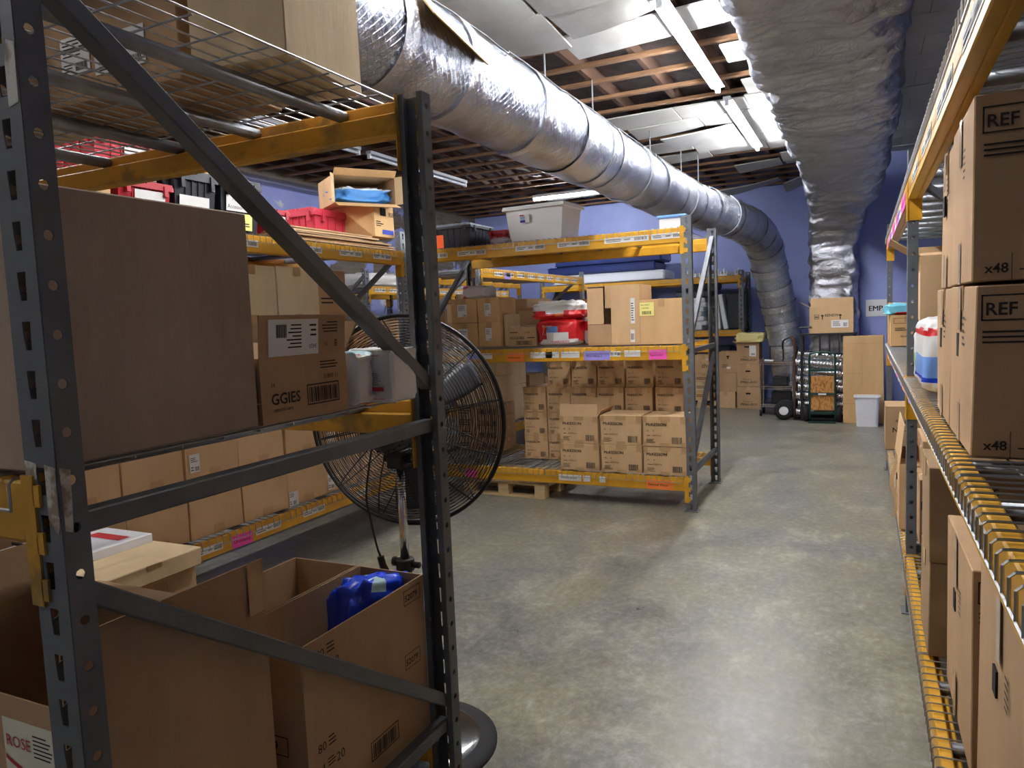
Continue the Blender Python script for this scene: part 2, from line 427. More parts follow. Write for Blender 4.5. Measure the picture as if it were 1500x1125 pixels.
# long left rack facing the aisle
B_LOC,B_F,B_L=(-3.4,1.45,0),[0,3.66],[[.36,1.3,2.14]]
nb=[(0,0,1.03,.15,'price'),(0,0,1.36,.2,'price'),(0,0,1.63,.16,'note','Urostomy','pink'),(0,0,1.82,.22,'price'),(0,0,2.25,.22,'price'),(0,0,2.8,.2,'price'),
    (0,2,1.35,.2,'price'),(0,2,1.75,.26,'price'),(0,2,2.35,.26,'price'),(0,2,2.8,.26,'price'),(0,2,3.2,.24,'price'),(0,1,2.5,.2,'price'),(0,1,3.0,.2,'price')]
rack('long yellow beam rack of supply cartons behind the near left rack',B_LOC,PI/2,B_F,DD,2.3,B_L,STEELL,YELLOW,notes=nb,bm_h=.105)
decks(B_LOC,PI/2,B_F,DD,B_L,'the long left rack',per=3)
# middle rack that faces the camera
C_LOC,C_F,C_L=(-3.66,5.65,0),[0,2.445],[[.275,1.305,2.2]]
nc=[(0,2,.08,.24,'price'),(0,2,.42,.28,'price'),(0,2,.98,.27,'price'),(0,2,1.36,.28,'price'),(0,2,1.76,.36,'price'),(0,2,2.14,.25,'price'),
    (0,1,.46,.14,'scrap','','lilac'),(0,1,.62,.1,'scrap'),(0,1,.86,.16,'note','Bladder pads','orange'),(0,1,1.08,.2,'scrap'),(0,1,1.22,.12,'scrap','Pull ons'),(0,1,1.36,.16,'scrap'),(0,1,1.56,.22,'note','Tena classic L','lilac'),
    (0,1,1.78,.09,'price'),(0,1,1.9,.13,'scrap'),(0,1,2.1,.14,'note','Isosource','pink'),
    (0,0,.4,.11,'note','','pink'),(0,0,1.3,.2,'scrap','ostomy pouch'),(0,0,1.52,.06,'scrap'),(0,0,1.66,.05,'scrap'),(0,0,2.05,.22,'note','External Waste','orange')]
rack('yellow and grey pallet rack in the middle, loaded with small brown cartons',C_LOC,0,C_F,1.08,2.28,C_L,STEEL,YELLOW,flip=True,notes=nc,bm_h=.112,
     braces=[('h',.3),('d',1.18,.33),('h',1.25),('d',2.2,1.3)])
decks(C_LOC,0,C_F,1.08,C_L,'the middle rack',per=2)
# rack behind the middle one, end of its row toward the far wall
E_LOC,E_F,E_L=(-3.7,7.0,0),[0,3.2],[[.34,1.25,2.12]]
ne=[(0,2,.3+.3*i,.2,'price') for i in range(9)]+[(0,2,.55,.16,'note','','lilac')]
rack('empty topped pallet rack seen behind the middle rack, labels all along its beam',E_LOC,PI/2,E_F,1.05,2.2,E_L,STEELL,YELLOW,notes=ne)
decks(E_LOC,PI/2,E_F,1.05,E_L,'the rack behind the middle rack',per=3,step=.06)
# far left rack against the brick wall
G_LOC,G_F,G_L=(-5.25,7.1,0),[0,1.9,3.8],[[.34,1.2,2.02]]*2
ng=[(b,2,.1+.3*i,.22,'price') for b in (0,1) for i in range(6)]
rack('far left pallet rack with white labels, deep in the room by the brick wall',G_LOC,PI/2,G_F,1.05,2.2,G_L,STEEL,YELLOW,notes=ng)
decks(G_LOC,PI/2,G_F,1.05,[[2.02],[2.02]],['the near bay of the far left rack','the far bay of the far left rack'],per=1,step=.06,names=('','','top shelf'))
# back rack along the far wall
F_LOC,F_F,F_L=(-5.3,12.4,0),[0,3.5],[[1.24,2.12]]
rack('back rack along the blue far wall holding mattresses',F_LOC,0,F_F,.85,2.2,F_L,STEELD,YELLOW,flip=True)
decks(F_LOC,0,F_F,.85,F_L,'the back rack',per=3,step=.06)
# right rack along the aisle: two bays
D_LOC,D_F,D_L=(.19,7.66,0),[0,3.57,7.1],[[.3,1.19,2.15]]*2
nd=[(0,2,.2+.24*i,.2,'note','',['pink','','pink','lilac','','pink'][i%6]) for i in range(13)]+[(0,1,.1+.3*i,.2,'note','',['orange','','pink','','lilac'][i%5]) for i in range(11)]
nd+=[(1,2,.3+.62*i,.42,'price') for i in range(5)]+[(1,1,.12,.09,'note','','lilac'),(1,1,.4,.3,'price'),(1,1,.9,.3,'price'),(1,1,1.35,.14,'price'),(1,1,1.75,.3,'price'),(1,1,2.3,.3,'price')]
rack('right hand pallet rack running along the aisle in two bays',D_LOC,-PI/2,D_F,1.06,2.28,D_L,STEEL,YELLOW,notes=nd,teeth=False)
decks(D_LOC,-PI/2,D_F,1.06,D_L,['the far bay of the right rack','the near bay of the right rack'],per=3,n=5)
# ---------------------------------------------------------------- camera
cd=bpy.data.cameras.new('camera'); cam=bpy.data.objects.new('camera',cd); COL.objects.link(cam)
cam.matrix_world=Matrix(((.90157,-.00103,.43264,0),(.43072,.09641,-.89732,0),(-.04079,.99534,.08736,1.55),(0,0,0,1)))
cd.sensor_width=36; cd.lens=25.8; cd.clip_start=.02; S.camera=cam
# ---------------------------------------------------------------- special materials
def nodes(name,rough=.6,metal=0):
    m=bpy.data.materials.new(name); m.use_nodes=True; nt=m.node_tree; b=nt.nodes['Principled BSDF']
    b.inputs['Roughness'].default_value=rough; b.inputs['Metallic'].default_value=metal
    return m,nt.nodes,nt.links,b
def ramp(N,L,fac,stops):
    r=N.new('ShaderNodeValToRGB'); L.new(fac,r.inputs['Fac'])
    while len(r.color_ramp.elements)<len(stops): r.color_ramp.elements.new(.5)
    for e,(p,c) in zip(r.color_ramp.elements,stops): e.position=p; e.color=lin(c)
    return r.outputs[0]
def noise_n(N,L,vec,sc,det=6,ro=.6,dist=0):
    n=N.new('ShaderNodeTexNoise'); n.inputs['Scale'].default_value=sc; n.inputs['Detail'].default_value=det; n.inputs['Roughness'].default_value=ro; n.inputs['Distortion'].default_value=dist
    L.new(vec,n.inputs['Vector']); return n.outputs['Fac']
def mix(N,L,fac,a,b,bt='MIX'):
    m=N.new('ShaderNodeMix'); m.data_type='RGBA'; m.blend_type=bt
    if isinstance(fac,float): m.inputs['Factor'].default_value=fac
    else: L.new(fac,m.inputs['Factor'])
    L.new(a,m.inputs['A']); L.new(b,m.inputs['B']); return m.outputs['Result']
def bump(N,L,b,h,st,dist=.01,prev=None):
    p=N.new('ShaderNodeBump'); p.inputs['Strength'].default_value=st; p.inputs['Distance'].default_value=dist
    L.new(h,p.inputs['Height'])
    if prev: L.new(prev,p.inputs['Normal'])
    L.new(p.outputs[0],b.inputs['Normal']); return p.outputs[0]
# polished old concrete: grey with olive and dark worn patches
FLOOR,N,L,b=nodes('worn polished concrete',.4)
tc=N.new('ShaderNodeTexCoord').outputs['Object']
mp=N.new('ShaderNodeMapping'); mp.inputs['Scale'].default_value=(1,.75,1); L.new(tc,mp.inputs[0]); v=mp.outputs[0]
big=noise_n(N,L,v,.62,8,.66,.5); mid=noise_n(N,L,v,3.4,10,.78,.35); fine=noise_n(N,L,v,26,8,.8)
c1=ramp(N,L,big,[(.36,(80,84,88)),(.45,(126,128,128)),(.53,(164,157,122)),(.61,(142,142,140))])
c2=ramp(N,L,mid,[(.36,(58,60,62)),(.46,(122,121,115)),(.54,(150,147,134)),(.62,(206,202,188))])
c3=ramp(N,L,fine,[(.36,(66,66,66)),(.5,(136,134,128)),(.64,(206,202,192))])
cc=mix(N,L,.58,c1,c2); cc=mix(N,L,.33,cc,c3); hs=N.new('ShaderNodeHueSaturation'); hs.inputs['Value'].default_value=.7; hs.inputs['Saturation'].default_value=1.25; L.new(cc,hs.inputs['Color']); L.new(hs.outputs[0],b.inputs['Base Color'])
rr=N.new('ShaderNodeMapRange'); L.new(mid,rr.inputs[0]); rr.inputs[1].default_value=.3; rr.inputs[2].default_value=.7; rr.inputs[3].default_value=.26; rr.inputs[4].default_value=.46
L.new(rr.outputs[0],b.inputs['Roughness']); bump(N,L,b,fine,.10,.01)
# blue painted plaster
BLUEW,N,L,b=nodes('periwinkle painted wall',.55)
tc=N.new('ShaderNodeTexCoord').outputs['Object']
L.new(ramp(N,L,noise_n(N,L,tc,1.3,6,.6),[(.3,(138,151,208)),(.7,(154,168,224))]),b.inputs['Base Color']); bump(N,L,b,noise_n(N,L,tc,25,4),.12)
# old brick with peeling blue paint
BRICK,N,L,b=nodes('old brick with peeling blue paint',.85)
tcn=N.new('ShaderNodeTexCoord'); mp=N.new('ShaderNodeMapping'); mp.inputs['Rotation'].default_value=(PI/2,0,PI/2); L.new(tcn.outputs['Object'],mp.inputs[0])
sep=N.new('ShaderNodeSeparateXYZ'); L.new(tcn.outputs['Object'],sep.inputs[0]); cmb=N.new('ShaderNodeCombineXYZ'); L.new(sep.outputs['Y'],cmb.inputs['X']); L.new(sep.outputs['Z'],cmb.inputs['Y'])
br=N.new('ShaderNodeTexBrick'); L.new(cmb.outputs[0],br.inputs['Vector']); br.inputs['Scale'].default_value=1; br.inputs['Brick Width'].default_value=.22; br.inputs['Row Height'].default_value=.075; br.inputs['Mortar Size'].default_value=.008
br.inputs['Color1'].default_value=lin((112,100,88)); br.inputs['Color2'].default_value=lin((92,82,72)); br.inputs['Mortar'].default_value=lin((112,106,98))
pe=N.new('ShaderNodeValToRGB'); L.new(noise_n(N,L,cmb.outputs[0],.8,9,.62,.3),pe.inputs[0]); pe.color_ramp.elements[0].position=.485; pe.color_ramp.elements[1].position=.50
pz=N.new('ShaderNodeMapRange'); L.new(sep.outputs['Z'],pz.inputs[0]); pz.inputs[1].default_value=3.45; pz.inputs[2].default_value=3.6; pz.inputs[3].default_value=1; pz.inputs[4].default_value=0
vd=N.new('ShaderNodeVectorMath'); vd.operation='DISTANCE'; L.new(cmb.outputs[0],vd.inputs[0]); vd.inputs[1].default_value=(8.0,3.22,0)
vr=N.new('ShaderNodeMapRange'); L.new(vd.outputs['Value'],vr.inputs[0]); vr.inputs[1].default_value=.3; vr.inputs[2].default_value=1.5; vr.inputs[3].default_value=.12; vr.inputs[4].default_value=-.04
va=N.new('ShaderNodeMath'); va.operation='ADD'; L.new(pe.inputs[0].links[0].from_socket,va.inputs[0]); L.new(vr.outputs[0],va.inputs[1]); L.new(va.outputs[0],pe.inputs[0])
mm=N.new('ShaderNodeMath'); mm.operation='MULTIPLY'; L.new(pe.outputs[0],mm.inputs[0]); L.new(pz.outputs[0],mm.inputs[1])
pc=ramp(N,L,noise_n(N,L,cmb.outputs[0],2.5),[(.35,(140,152,212)),(.62,(150,160,216)),(.66,(200,200,204))])
L.new(mix(N,L,mm.outputs[0],br.outputs['Color'],pc),b.inputs['Base Color']); bump(N,L,b,br.outputs['Fac'],-.5,.01)
# fibre board tiles
TILE,N,L,b=nodes('white fibreboard ceiling tile',.9)
tc=N.new('ShaderNodeTexCoord').outputs['Object']
L.new(ramp(N,L,noise_n(N,L,tc,1.5,7,.7),[(.3,(168,167,160)),(.7,(194,194,189))]),b.inputs['Base Color']); bump(N,L,b,noise_n(N,L,tc,120,3),.25,.004)
WOOD=mat('old furring pine',(134,100,70),.8,var=.28,vscale=7,stretch=(.4,3,3),bump=.3,bscale=20)
DWOOD=mat('dark joist timber',(84,58,42),.85,var=.3,vscale=5,stretch=(3,.4,3),bump=.3,bscale=20)
KPAPER,N,L,b=nodes('brown insulation facing paper',.5)
tc=N.new('ShaderNodeTexCoord').outputs['Object']; nn=noise_n(N,L,tc,4,8,.7,1.0)
L.new(ramp(N,L,nn,[(.35,(66,56,55)),(.6,(100,85,80)),(.72,(140,114,90))]),b.inputs['Base Color']); bump(N,L,b,nn,.9,.05)
# foil facings
def foil(name,base,rough,uvgrid,wr,wscale):
    m,N,L,b=nodes(name,rough,1.0); t=N.new('ShaderNodeTexCoord'); ob=t.outputs['Object']
    L.new(ramp(N,L,noise_n(N,L,ob,3,5),[(.3,tuple(int(x*.82) for x in base)),(.7,base)]),b.inputs['Base Color'])
    n1=noise_n(N,L,ob,wscale,7,.62,1.6); pv=bump(N,L,b,n1,wr,.04)
    if uvgrid:
        mp=N.new('ShaderNodeMapping'); mp.inputs['Rotation'].default_value=(0,0,PI/4); L.new(t.outputs['UV'],mp.inputs[0])
        k=N.new('ShaderNodeTexBrick'); k.offset=0; L.new(mp.outputs[0],k.inputs['Vector']); k.inputs['Scale'].default_value=1
        k.inputs['Brick Width'].default_value=.03; k.inputs['Row Height'].default_value=.03; k.inputs['Mortar Size'].default_value=.003; k.inputs['Mortar Smooth'].default_value=.6
        bump(N,L,b,k.outputs['Fac'],.8,.004,pv)
    else:
        n3=noise_n(N,L,ob,wscale*4,5,.6,2.5); bump(N,L,b,n3,wr*.6,.015,pv)
    return m
FOIL=foil('reinforced foil duct wrap',(214,220,232),.25,True,.42,9)
FOILW=foil('crumpled foil insulation wrap',(206,208,216),.30,False,.55,8)
FOILT=foil('foil tape',(232,233,238),.24,False,.5,14)
# ---------------------------------------------------------------- room shell
def slab(name,x0,y0,z0,x1,y1,z1,m):
    b=MB(); b.box(x0,y0,z0,x1,y1,z1); return struct(b.build(name,m))
XL,XR,YF,YB,ZC=-7.2,1.6,-1.6,13.5,3.97
fl=slab('floor',XL-.1,YF-.1,-.12,XR+.1,YB+.1,0,FLOOR)
b=MB(); P=[]; x,y=-1.09,2.16
for k in range(26): P.append((x+.028*k,y-.012*k+.035*noise.noise(Vector((k*.35,0,0))),.0004))
for k in range(25):
    w=.0028*(1-k/30); p,q=Vector(P[k]),Vector(P[k+1]); n=Vector((0,1,0))*w
    b.quad(p-n,q-n,q+n,p+n)
b.build('floor_crack',mat('dark crack line',(36,34,30),.95),fl)  # thin dark strip following the crack
slab('wall_left',XL-.15,YF,0,XL,YB,ZC,BRICK)
slab('wall_back',XL,YB,0,-.1,YB+.15,ZC,BLUEW)
slab('wall_back_right',-.1,11.4,0,XR,YB+.15,ZC,BLUEW)
slab('wall_right',XR,YF,0,XR+.15,YB+.15,ZC,BLUEW)
slab('wall_front',XL,YF-.15,0,XR,YF,ZC,mat('pale grey rear wall',(176,178,184),.8,var=.05))
ce=slab('ceiling',XL,YF-.1,ZC,XR,YB,ZC+.1,DWOOD)
k=0; x=XL+.3
while x<XR:
    b=MB(); b.box(x-.022,YF,3.66,x+.022,YB,ZC); b.build('joist',DWOOD,ce); x+=.52
y=-1.2
i=0
while y<YB:
    b=MB(); w=.034; z=3.63
    b.bar((XL,y+random.uniform(-.03,.03),z+.012),(XR,y+random.uniform(-.03,.03),z+.012),.06,.03); b.build('furring_strip',WOOD,ce); y+=.482
# bulging insulation facing between joists
b=MB(); nx,ny=70,90
vs=[]
for j in range(ny+1):
    for i in range(nx+1):
        x=XL+(XR-XL)*i/nx; y=YF+(YB-YF)*j/ny
        vs.append((x,y,3.80+.06*noise.noise(Vector((x*2.2,y*1.3,0)))+.03*noise.noise(Vector((x*6,y*5,3)))-.05*abs(math.sin((x-XL-.3)/.52*PI))))
b.add(vs,[(j*(nx+1)+i,(j+1)*(nx+1)+i,(j+1)*(nx+1)+i+1,j*(nx+1)+i+1) for j in range(ny) for i in range(nx)])
o=b.build('insulation_facing',KPAPER,ce,smooth=True)
def tile(x0,x1,y0,y1,z=3.6,dz=(0,0,0,0),sag=0,rot=0,n=6):
    """fibreboard panel with corner drops dz (x0y0,x1y0,x1y1,x0y1)"""
    b=MB(); vs=[]
    for s_ in (0,1):
        for j in range(n+1):
            for i in range(n+1):
                u,v=i/n,j/n; x=x0+(x1-x0)*u; y=y0+(y1-y0)*v
                q=dz[0]*(1-u)*(1-v)+dz[1]*u*(1-v)+dz[2]*u*v+dz[3]*(1-u)*v+sag*4*u*(1-u)
                if rot: x,y=x+(y-y0)*rot,y-(x-x0)*rot
                vs.append((x,y,z-q+.013*s_))
    m=(n+1)**2; fs=[]
    for j in range(n):
        for i in range(n):
            a=j*(n+1)+i; fs.append((a,a+n+1,a+n+2,a+1)); fs.append((m+a,m+a+1,m+a+n+2,m+a+n+1))
    for i in range(n):
        for (a,c) in ((i,i+1),(n*(n+1)+i+1,n*(n+1)+i),((i+1)*(n+1),i*(n+1)),(i*(n+1)+n,(i+1)*(n+1)+n)): fs.append((a,c,c+m,a+m))
    b.add(vs,fs); return b.build('ceiling_tile',TILE,ce)
# right side and everything above the square duct is still tiled
y=-1.5; r=0
while y<11.2:
    x=-.48-.3*(r%2)*0
    xs=[-.5,.12+.3*(r%2),.75+.25*(r%2),XR-.01]
    for xa,xb in zip(xs,xs[1:]):
        if xb>xa: tile(xa+.002,xb-.002,y+.002,y+.478,3.6,sag=random.uniform(0,.008),n=2)
    y+=.482; r+=1
y=-1.5
while y<3.5:                                                              # unlit tiles above and behind the camera
    for xa,xb in ((-7.1,-5.6),(-5.6,-4.1),(-4.1,-2.7),(-2.7,-1.6),(-1.6,-.5)): tile(xa+.003,xb-.003,y+.003,y+.478,3.6,sag=random.uniform(0,.01),n=2)
    y+=.482
# sagging group near the camera, beside the round duct
tile(-2.65,-1.85,3.45,4.05,3.6,(.02,.01,.02,.03),.02); tile(-1.845,-1.1,3.45,4.05,3.6,(.01,0,.0,.02),.01); tile(-1.095,-.5,3.4,4.1,3.6)
tile(-2.62,-1.95,4.06,4.66,3.6,(.03,.02,.05,.05),.02,-.03); tile(-1.94,-1.2,4.06,4.72,3.6,(.02,.0,.02,.05),.015); tile(-2.55,-1.93,4.68,5.22,3.6,(.05,.05,.10,.06),.015,.02)
tile(-1.92,-1.24,4.74,5.1,3.6,(.04,.0,.03,.09),.02,.16); tile(-1.19,-.5,4.12,4.68,3.6)
tile(-2.02,-.85,5.19,5.62,3.6,(.03,.0,.0,.05),.0,.02); tile(-.84,-.5,5.05,5.6,3.6)
tile(-1.02,-.5,6.06,6.5,3.6); tile(-1.0,-.5,7.05,7.5,3.6)
# the long tiled patch around the second lamp
for (xa,xb,ya,yb,dz,sg) in [(-2.5,-1.75,7.6,8.05,(.01,0,.01,.03),.0),(-1.74,-1.05,7.6,8.05,(0,0,0,0),.0),(-1.04,-.5,7.55,8.05,(0,0,0,0),0),(-2.35,-1.6,8.07,8.5,(.03,.0,.0,.05),.01),(-1.59,-.5,8.07,8.5,(0,0,0,0),.01),
        (-2.1,-1.3,8.52,9.2,(.08,.02,.01,.05),.01),(-1.29,-.5,8.52,9.2,(.0,0,0,0),0),(-2.75,-1.9,9.0,9.4,(.02,0,.04,.03),.01),(-1.89,-1.2,9.22,9.66,(.02,0,0,.05),.0),(-1.19,-.5,9.22,9.66,(0,0,0,0),0),
        (-2.7,-1.8,9.68,10.1,(.03,.01,.02,.05),.01),(-1.79,-1.1,9.68,10.1,(.0,0,0,.0),0),(-1.09,-.5,9.68,10.15,(0,0,0,0),0),(-1.0,-.5,10.45,10.9,(.02,0,.02,.05),0),(-1.0,-.5,10.92,11.35,(0,0,0,0),0),
        (-1.65,-1.05,10.9,11.4,(.03,0,0,.05),.0),(-1.1,-.5,11.9,12.4,(.2,0,.05,.25),.0),(-2.2,-1.2,12.2,12.7,(.15,.05,.0,.2),.02)]: tile(xa,xb,ya,yb,3.6,dz,sg)
tile(-4.9,-3.5,11.35,11.9,3.6,(.02,0,.02,.05),.01)
for (x,y,l) in ((-3.75,6.6,.35),(-3.3,6.65,.3),(-3.55,9.9,.3),(-2.9,11.9,.5)):  # torn flaps of insulation
    b=MB(); b.box(-l/2,-.14,-.05,l/2,.14,0,T(x,y,3.6)@Rx(.25)@Ry(.05)); b.build('hanging_insulation',KR['brown'],ce)
# ---------------------------------------------------------------- lamps
TUBE=mat('lit fluorescent tube',(250,250,252),.3,emit=42)
DEAD=mat('dead tube housing',(196,200,206),.35,.3); ENAMEL=mat('white enamel',(226,228,230),.35)
def lamp(label,x,y,z,L_,axis,lit=True,group=None,tm=None):
    root=thing('fluorescent_light',label,'ceiling light',(x,y,z),0 if axis=='x' else PI/2,group)
    b=MB(); b.box(-L_/2,-.035,.03,L_/2,.035,.065)
    if lit: b.box(-L_/2,-.058,.022,L_/2,.058,.03)
    b.build('housing',ENAMEL if lit else DEAD,root)
    b=MB(); b.cyl((-L_/2+.02,0,0),(L_/2-.02,0,0),.019,10); b.build('tube',tm or (TUBE if lit else DEAD),root,smooth=True)
    for s in (-1,1):
        b=MB(); b.box(s*(L_/2-.01)-.012,-.02,-.024,s*(L_/2-.01)+.012,.02,.03); b.build('lamp_holder',ENAMEL,root)
    b=MB(); b.tube([(L_/2-.05,0,.065),(L_/2-.05,.0,.085)],.004,6); b.build('hanger_wire',GALV,root)
    return root
lamp('lit ceiling strip light above the near aisle, just out of the photo at the top',-1.15,3.25,3.53,2.2,'y')
lamp('lit ceiling strip light beside the square foil duct, the nearer of two in line',-1.19,5.93,3.53,2.14,'y')
lamp('lit ceiling strip light over the tiled patch, farther of two in line',-1.19,8.6,3.53,2.3,'y')
lamp('dim ceiling strip light behind the camera, out of the photo',-3.2,-.6,3.53,1.2,'y',tm=mat('dimmed fluorescent tube',(250,248,246),.3,emit=16))  # unseen lamp behind the camera, tube dimmed to balance the foreground
lamp('short lit strip light glowing below dark rafters behind the round duct',-4.32,11.3,3.5,1.2,'x')
lamp('lit strip light seen through the wire deck at upper left',-5.05,2.85,3.5,2.35,'y')
lamp('unlit silver strip light under the dark rafters, nearer of a broken pair',-5.17,5.9,3.5,2.15,'y',False)
lamp('unlit silver strip light under the dark rafters, farther of a broken pair',-5.18,8.32,3.5,2.3,'y',False)
# ---------------------------------------------------------------- round foil duct
def uvtube(name,path,rad,n,m,parent=None,wr=.006,sc=4.0,seed=0):
    P=[Vector(p) for p in path]; N_=len(P); me=bpy.data.meshes.new(name); vs=[];uv=[];s=0;prev=None
    for i,p in enumerate(P):
        t=(P[min(i+1,N_-1)]-P[max(i-1,0)]).normalized()
        u=Vector((0,0,1)) if prev is None else prev
        a=(u-t*u.dot(t)).normalized(); c=t.cross(a); prev=a
        if i: s+=(p-P[i-1]).length
        for k in range(n+1):
            q=2*PI*k/n; d=a*math.cos(q)+c*math.sin(q)
            pp=p+d*rad(s); kk=wr*noise.noise(pp*sc+Vector((seed,0,0)))+wr*.5*noise.noise(pp*sc*4)
            vs.append(pp+d*kk); uv.append((q*.25,s))
    fs=[(i*(n+1)+k,i*(n+1)+k+1,(i+1)*(n+1)+k+1,(i+1)*(n+1)+k) for i in range(N_-1) for k in range(n)]
    me.from_pydata(vs,[],fs); me.materials.append(m); ul=me.uv_layers.new(name='UVMap')
    for l in me.loops: ul.data[l.index].uv=uv[l.vertex_index]
    for p in me.polygons: p.use_smooth=True
    me.update(); o=bpy.data.objects.new(name,me); COL.objects.link(o)
    if parent: o.parent=parent
    return o
def smooth_path(pts,step=.06):
    """Catmull-Rom through pts, evenly resampled"""
    P=[Vector(p) for p in pts]; P=[P[0]*2-P[1]]+P+[P[-1]*2-P[-2]]; out=[]
    for i in range(1,len(P)-2):
        n=max(2,int((P[i+1]-P[i]).length/step))
        for k in range(n):
            t=k/n; a,b_,c,d=P[i-1:i+3]
            out.append(.5*((2*b_)+(c-a)*t+(2*a-5*b_+4*c-d)*t*t+(3*b_-a-3*c+d)*t**3))
    out.append(P[-2]); return out
DP=smooth_path([(-1.88,1.2,2.74),(-1.88,3.0,2.77),(-1.89,5,2.79),(-1.9,7.2,2.81),(-1.86,8.5,2.81),(-1.74,9.3,2.79),(-1.56,10.1,2.74),(-1.40,10.8,2.66),(-1.3,11.25,2.45),(-1.25,11.5,2.1),(-1.16,11.7,1.6),(-1.07,11.8,1.1),(-.98,11.86,.3)],.05)
def bulge(s): return .252+.006*math.sin(s*2.1)-.010*max(0,math.cos(s*2*PI/1.15))**24
rd=uvtube('air_duct',DP,bulge,56,FOIL,wr=.007)
tag(rd,'round silver foil duct running under the rafters and bending down at the far wall','duct')
acc=0; nextb=.55; last=DP[0]
for i in range(1,len(DP)-2):
    acc+=(DP[i]-DP[i-1]).length
    if acc>=nextb:
        nextb+=random.uniform(.5,.95) if acc<9.3 else random.uniform(.25,.4)
        o=uvtube('tape_band',[DP[i-1].lerp(DP[i],.2),DP[i],DP[i].lerp(DP[i+1],.8),DP[i+1]],lambda s:.262,48,FOILT,rd,wr=.006,sc=9,seed=i)
b=MB()
b.box(-.09,-.30,-.003,.09,.30,.003,T(-1.635,2.93,2.845)@Rz(.06)@Ry(.95)@Rx(-.06))
tag(b.build('cardboard_sheet',KR['gold']),'loose strip of cardboard lying against the round foil duct','cardboard')
for (y,dx) in ((5.25,-.30),(6.35,-.34),(8.2,-.35),(9.2,-.28),(9.7,-.4)):
    b=MB(); c=min(DP,key=lambda p:abs(p.y-y))
    x=c.x+dx*.3
    b.tube([(c.x-.262,y,3.62)]+[(c.x+.262*math.cos(k*PI/12),y,c.z+.262*math.sin(k*PI/12)) for k in range(12,29)],.0065,4)
    b.build('hanger_strap',GALVC,rd)
P=[]
for i in range(30,len(DP)-80,2):
    q=.75+.16*math.sin(i*.31)+.1*math.sin(i*.83); P.append(DP[i]+Vector((.262*math.sin(q),0,.262*math.cos(q))))
b=MB(); b.tube(P,.0045,6); tag(b.build('cable',mat('grey cable',(70,72,78),.5),smooth=True),'thin dark cable draped along the top of the round foil duct','cable')
# ---------------------------------------------------------------- square wrapped duct
def boxduct():
    secs=[((-.21,.6,3.29),(0,1,0),.41,.28),((-.21,4,3.29),(0,1,0),.405,.29),((-.21,7,3.29),(0,1,0),.41,.285),((-.215,9.4,3.27),(0,1,-.05),.41,.28),
          ((-.235,10.2,3.16),(0,.9,-.3),.40,.27),((-.29,10.75,2.92),(.0,.75,-.7),.34,.24),((-.37,11.12,2.6),(0,.35,-1),.285,.2),((-.39,11.22,2.38),(0,.05,-1),.265,.17),((-.39,11.24,1.9),(0,0,-1),.27,.175),((-.39,11.24,1.3),(0,0,-1),.265,.17),((-.39,11.25,.06),(0,0,-1),.265,.17)]
    n=150; rows=[]
    for (c0,t0,a0,b0),(c1,t1,a1,b1) in zip(secs,secs[1:]):
        ln=(Vector(c1)-Vector(c0)).length; k=max(3,int(ln/.02))
        for i in range(k): 
            f=i/k; rows.append((Vector(c0).lerp(Vector(c1),f),Vector(t0).lerp(Vector(t1),f).normalized(),a0+(a1-a0)*f,b0+(b1-b0)*f))
    rows.append((Vector(secs[-1][0]),Vector(secs[-1][1]).normalized(),secs[-1][2],secs[-1][3]))
    vs=[]
    for c,t,a,bb in rows:
        X=Vector((1,0,0)); Y=X.cross(t).normalized()
        for k in range(n):
            q=2*PI*k/n; e=.32
            cx=math.copysign(abs(math.cos(q))**e,math.cos(q)); sy=math.copysign(abs(math.sin(q))**e,math.sin(q))
            d=X*cx*a+Y*sy*bb; p=c+d; dn=d.normalized()
            s=p*1.0
            w=.034*noise.noise(Vector((s.x*1.5,s.y*2.6,s.z*1.5)))
            w+=.05*(1-2*abs(noise.noise(Vector((s.x*1.7+s.y*.9,s.y*3.6-s.x*1.2,s.z*2.4)))))+.026*(1-2.4*abs(noise.noise(Vector((s.x*4+s.y*2,s.y*8+s.x*3,s.z*7+4)))))+.008*(1-2.4*abs(noise.noise(Vector((s.x*12,s.y*17+s.x*9,s.z*16)))))-.02
            vs.append(p+dn*w)
    m=len(rows); fs=[(i*n+k,(i+1)*n+k,(i+1)*n+(k+1)%n,i*n+(k+1)%n) for i in range(m-1) for k in range(n)]
    b=MB(); b.add(vs,fs); o=b.build('air_duct',FOILW,smooth=True)
    return tag(o,'large square duct wrapped in crumpled silver foil, dropping down the far wall','duct')
boxduct()
# ================================================================ contents
NTH=['first','second','third','fourth','fifth','sixth']
# ---------------------------------------------------------------- near left rack
zA=1.337
def jag(c): return c
r=carton('big plain brown carton, largest on the middle shelf of the near left rack',-1.90,-1.205,.714,1.21,zA,1.797,'grey',jit=.006,tape=False)
b=MB(); F=face_frame('R',.695,.496,.46,.007); put(b,F,'fill',0,.05,.496,.001); ink(r,b,KR['brown'])
r=carton('opened diaper carton with an upright labelled flap, between the big carton and white packs',-1.60,-1.205,1.218,1.519,zA,1.484,'brown',opened={'R':4,'B':38,'L':10,'F':-70},fl={'R':.098,'B':.1,'L':.09,'F':.1},
  prints=[('R','text','GGIES',.028,.042,.036),('R','text','natural care',.035,.026,.013),('R','text','56',.03,.083,.014),('R','rect',.148,.028,.118,.05,.003),('R','bars',.155,.034,.104,.036),('R','text','31803 11',.21,.088,.015),('R','lines',.2,.112,.07,.022,3)])
ff=[c for c in r.children if c.name.startswith('flap')][0]
b=MB(); b.box(-.122,-.0036,.004,.045,-.0022,.088); b.mi=1
G=T(.045,-.0042,.088)@Rz(PI)@Rx(-PI/2)@T(0,0,0)
G=Matrix(((-1,0,0,.045),(0,0,-1,-.0042),(0,-1,0,.088),(0,0,0,1)))
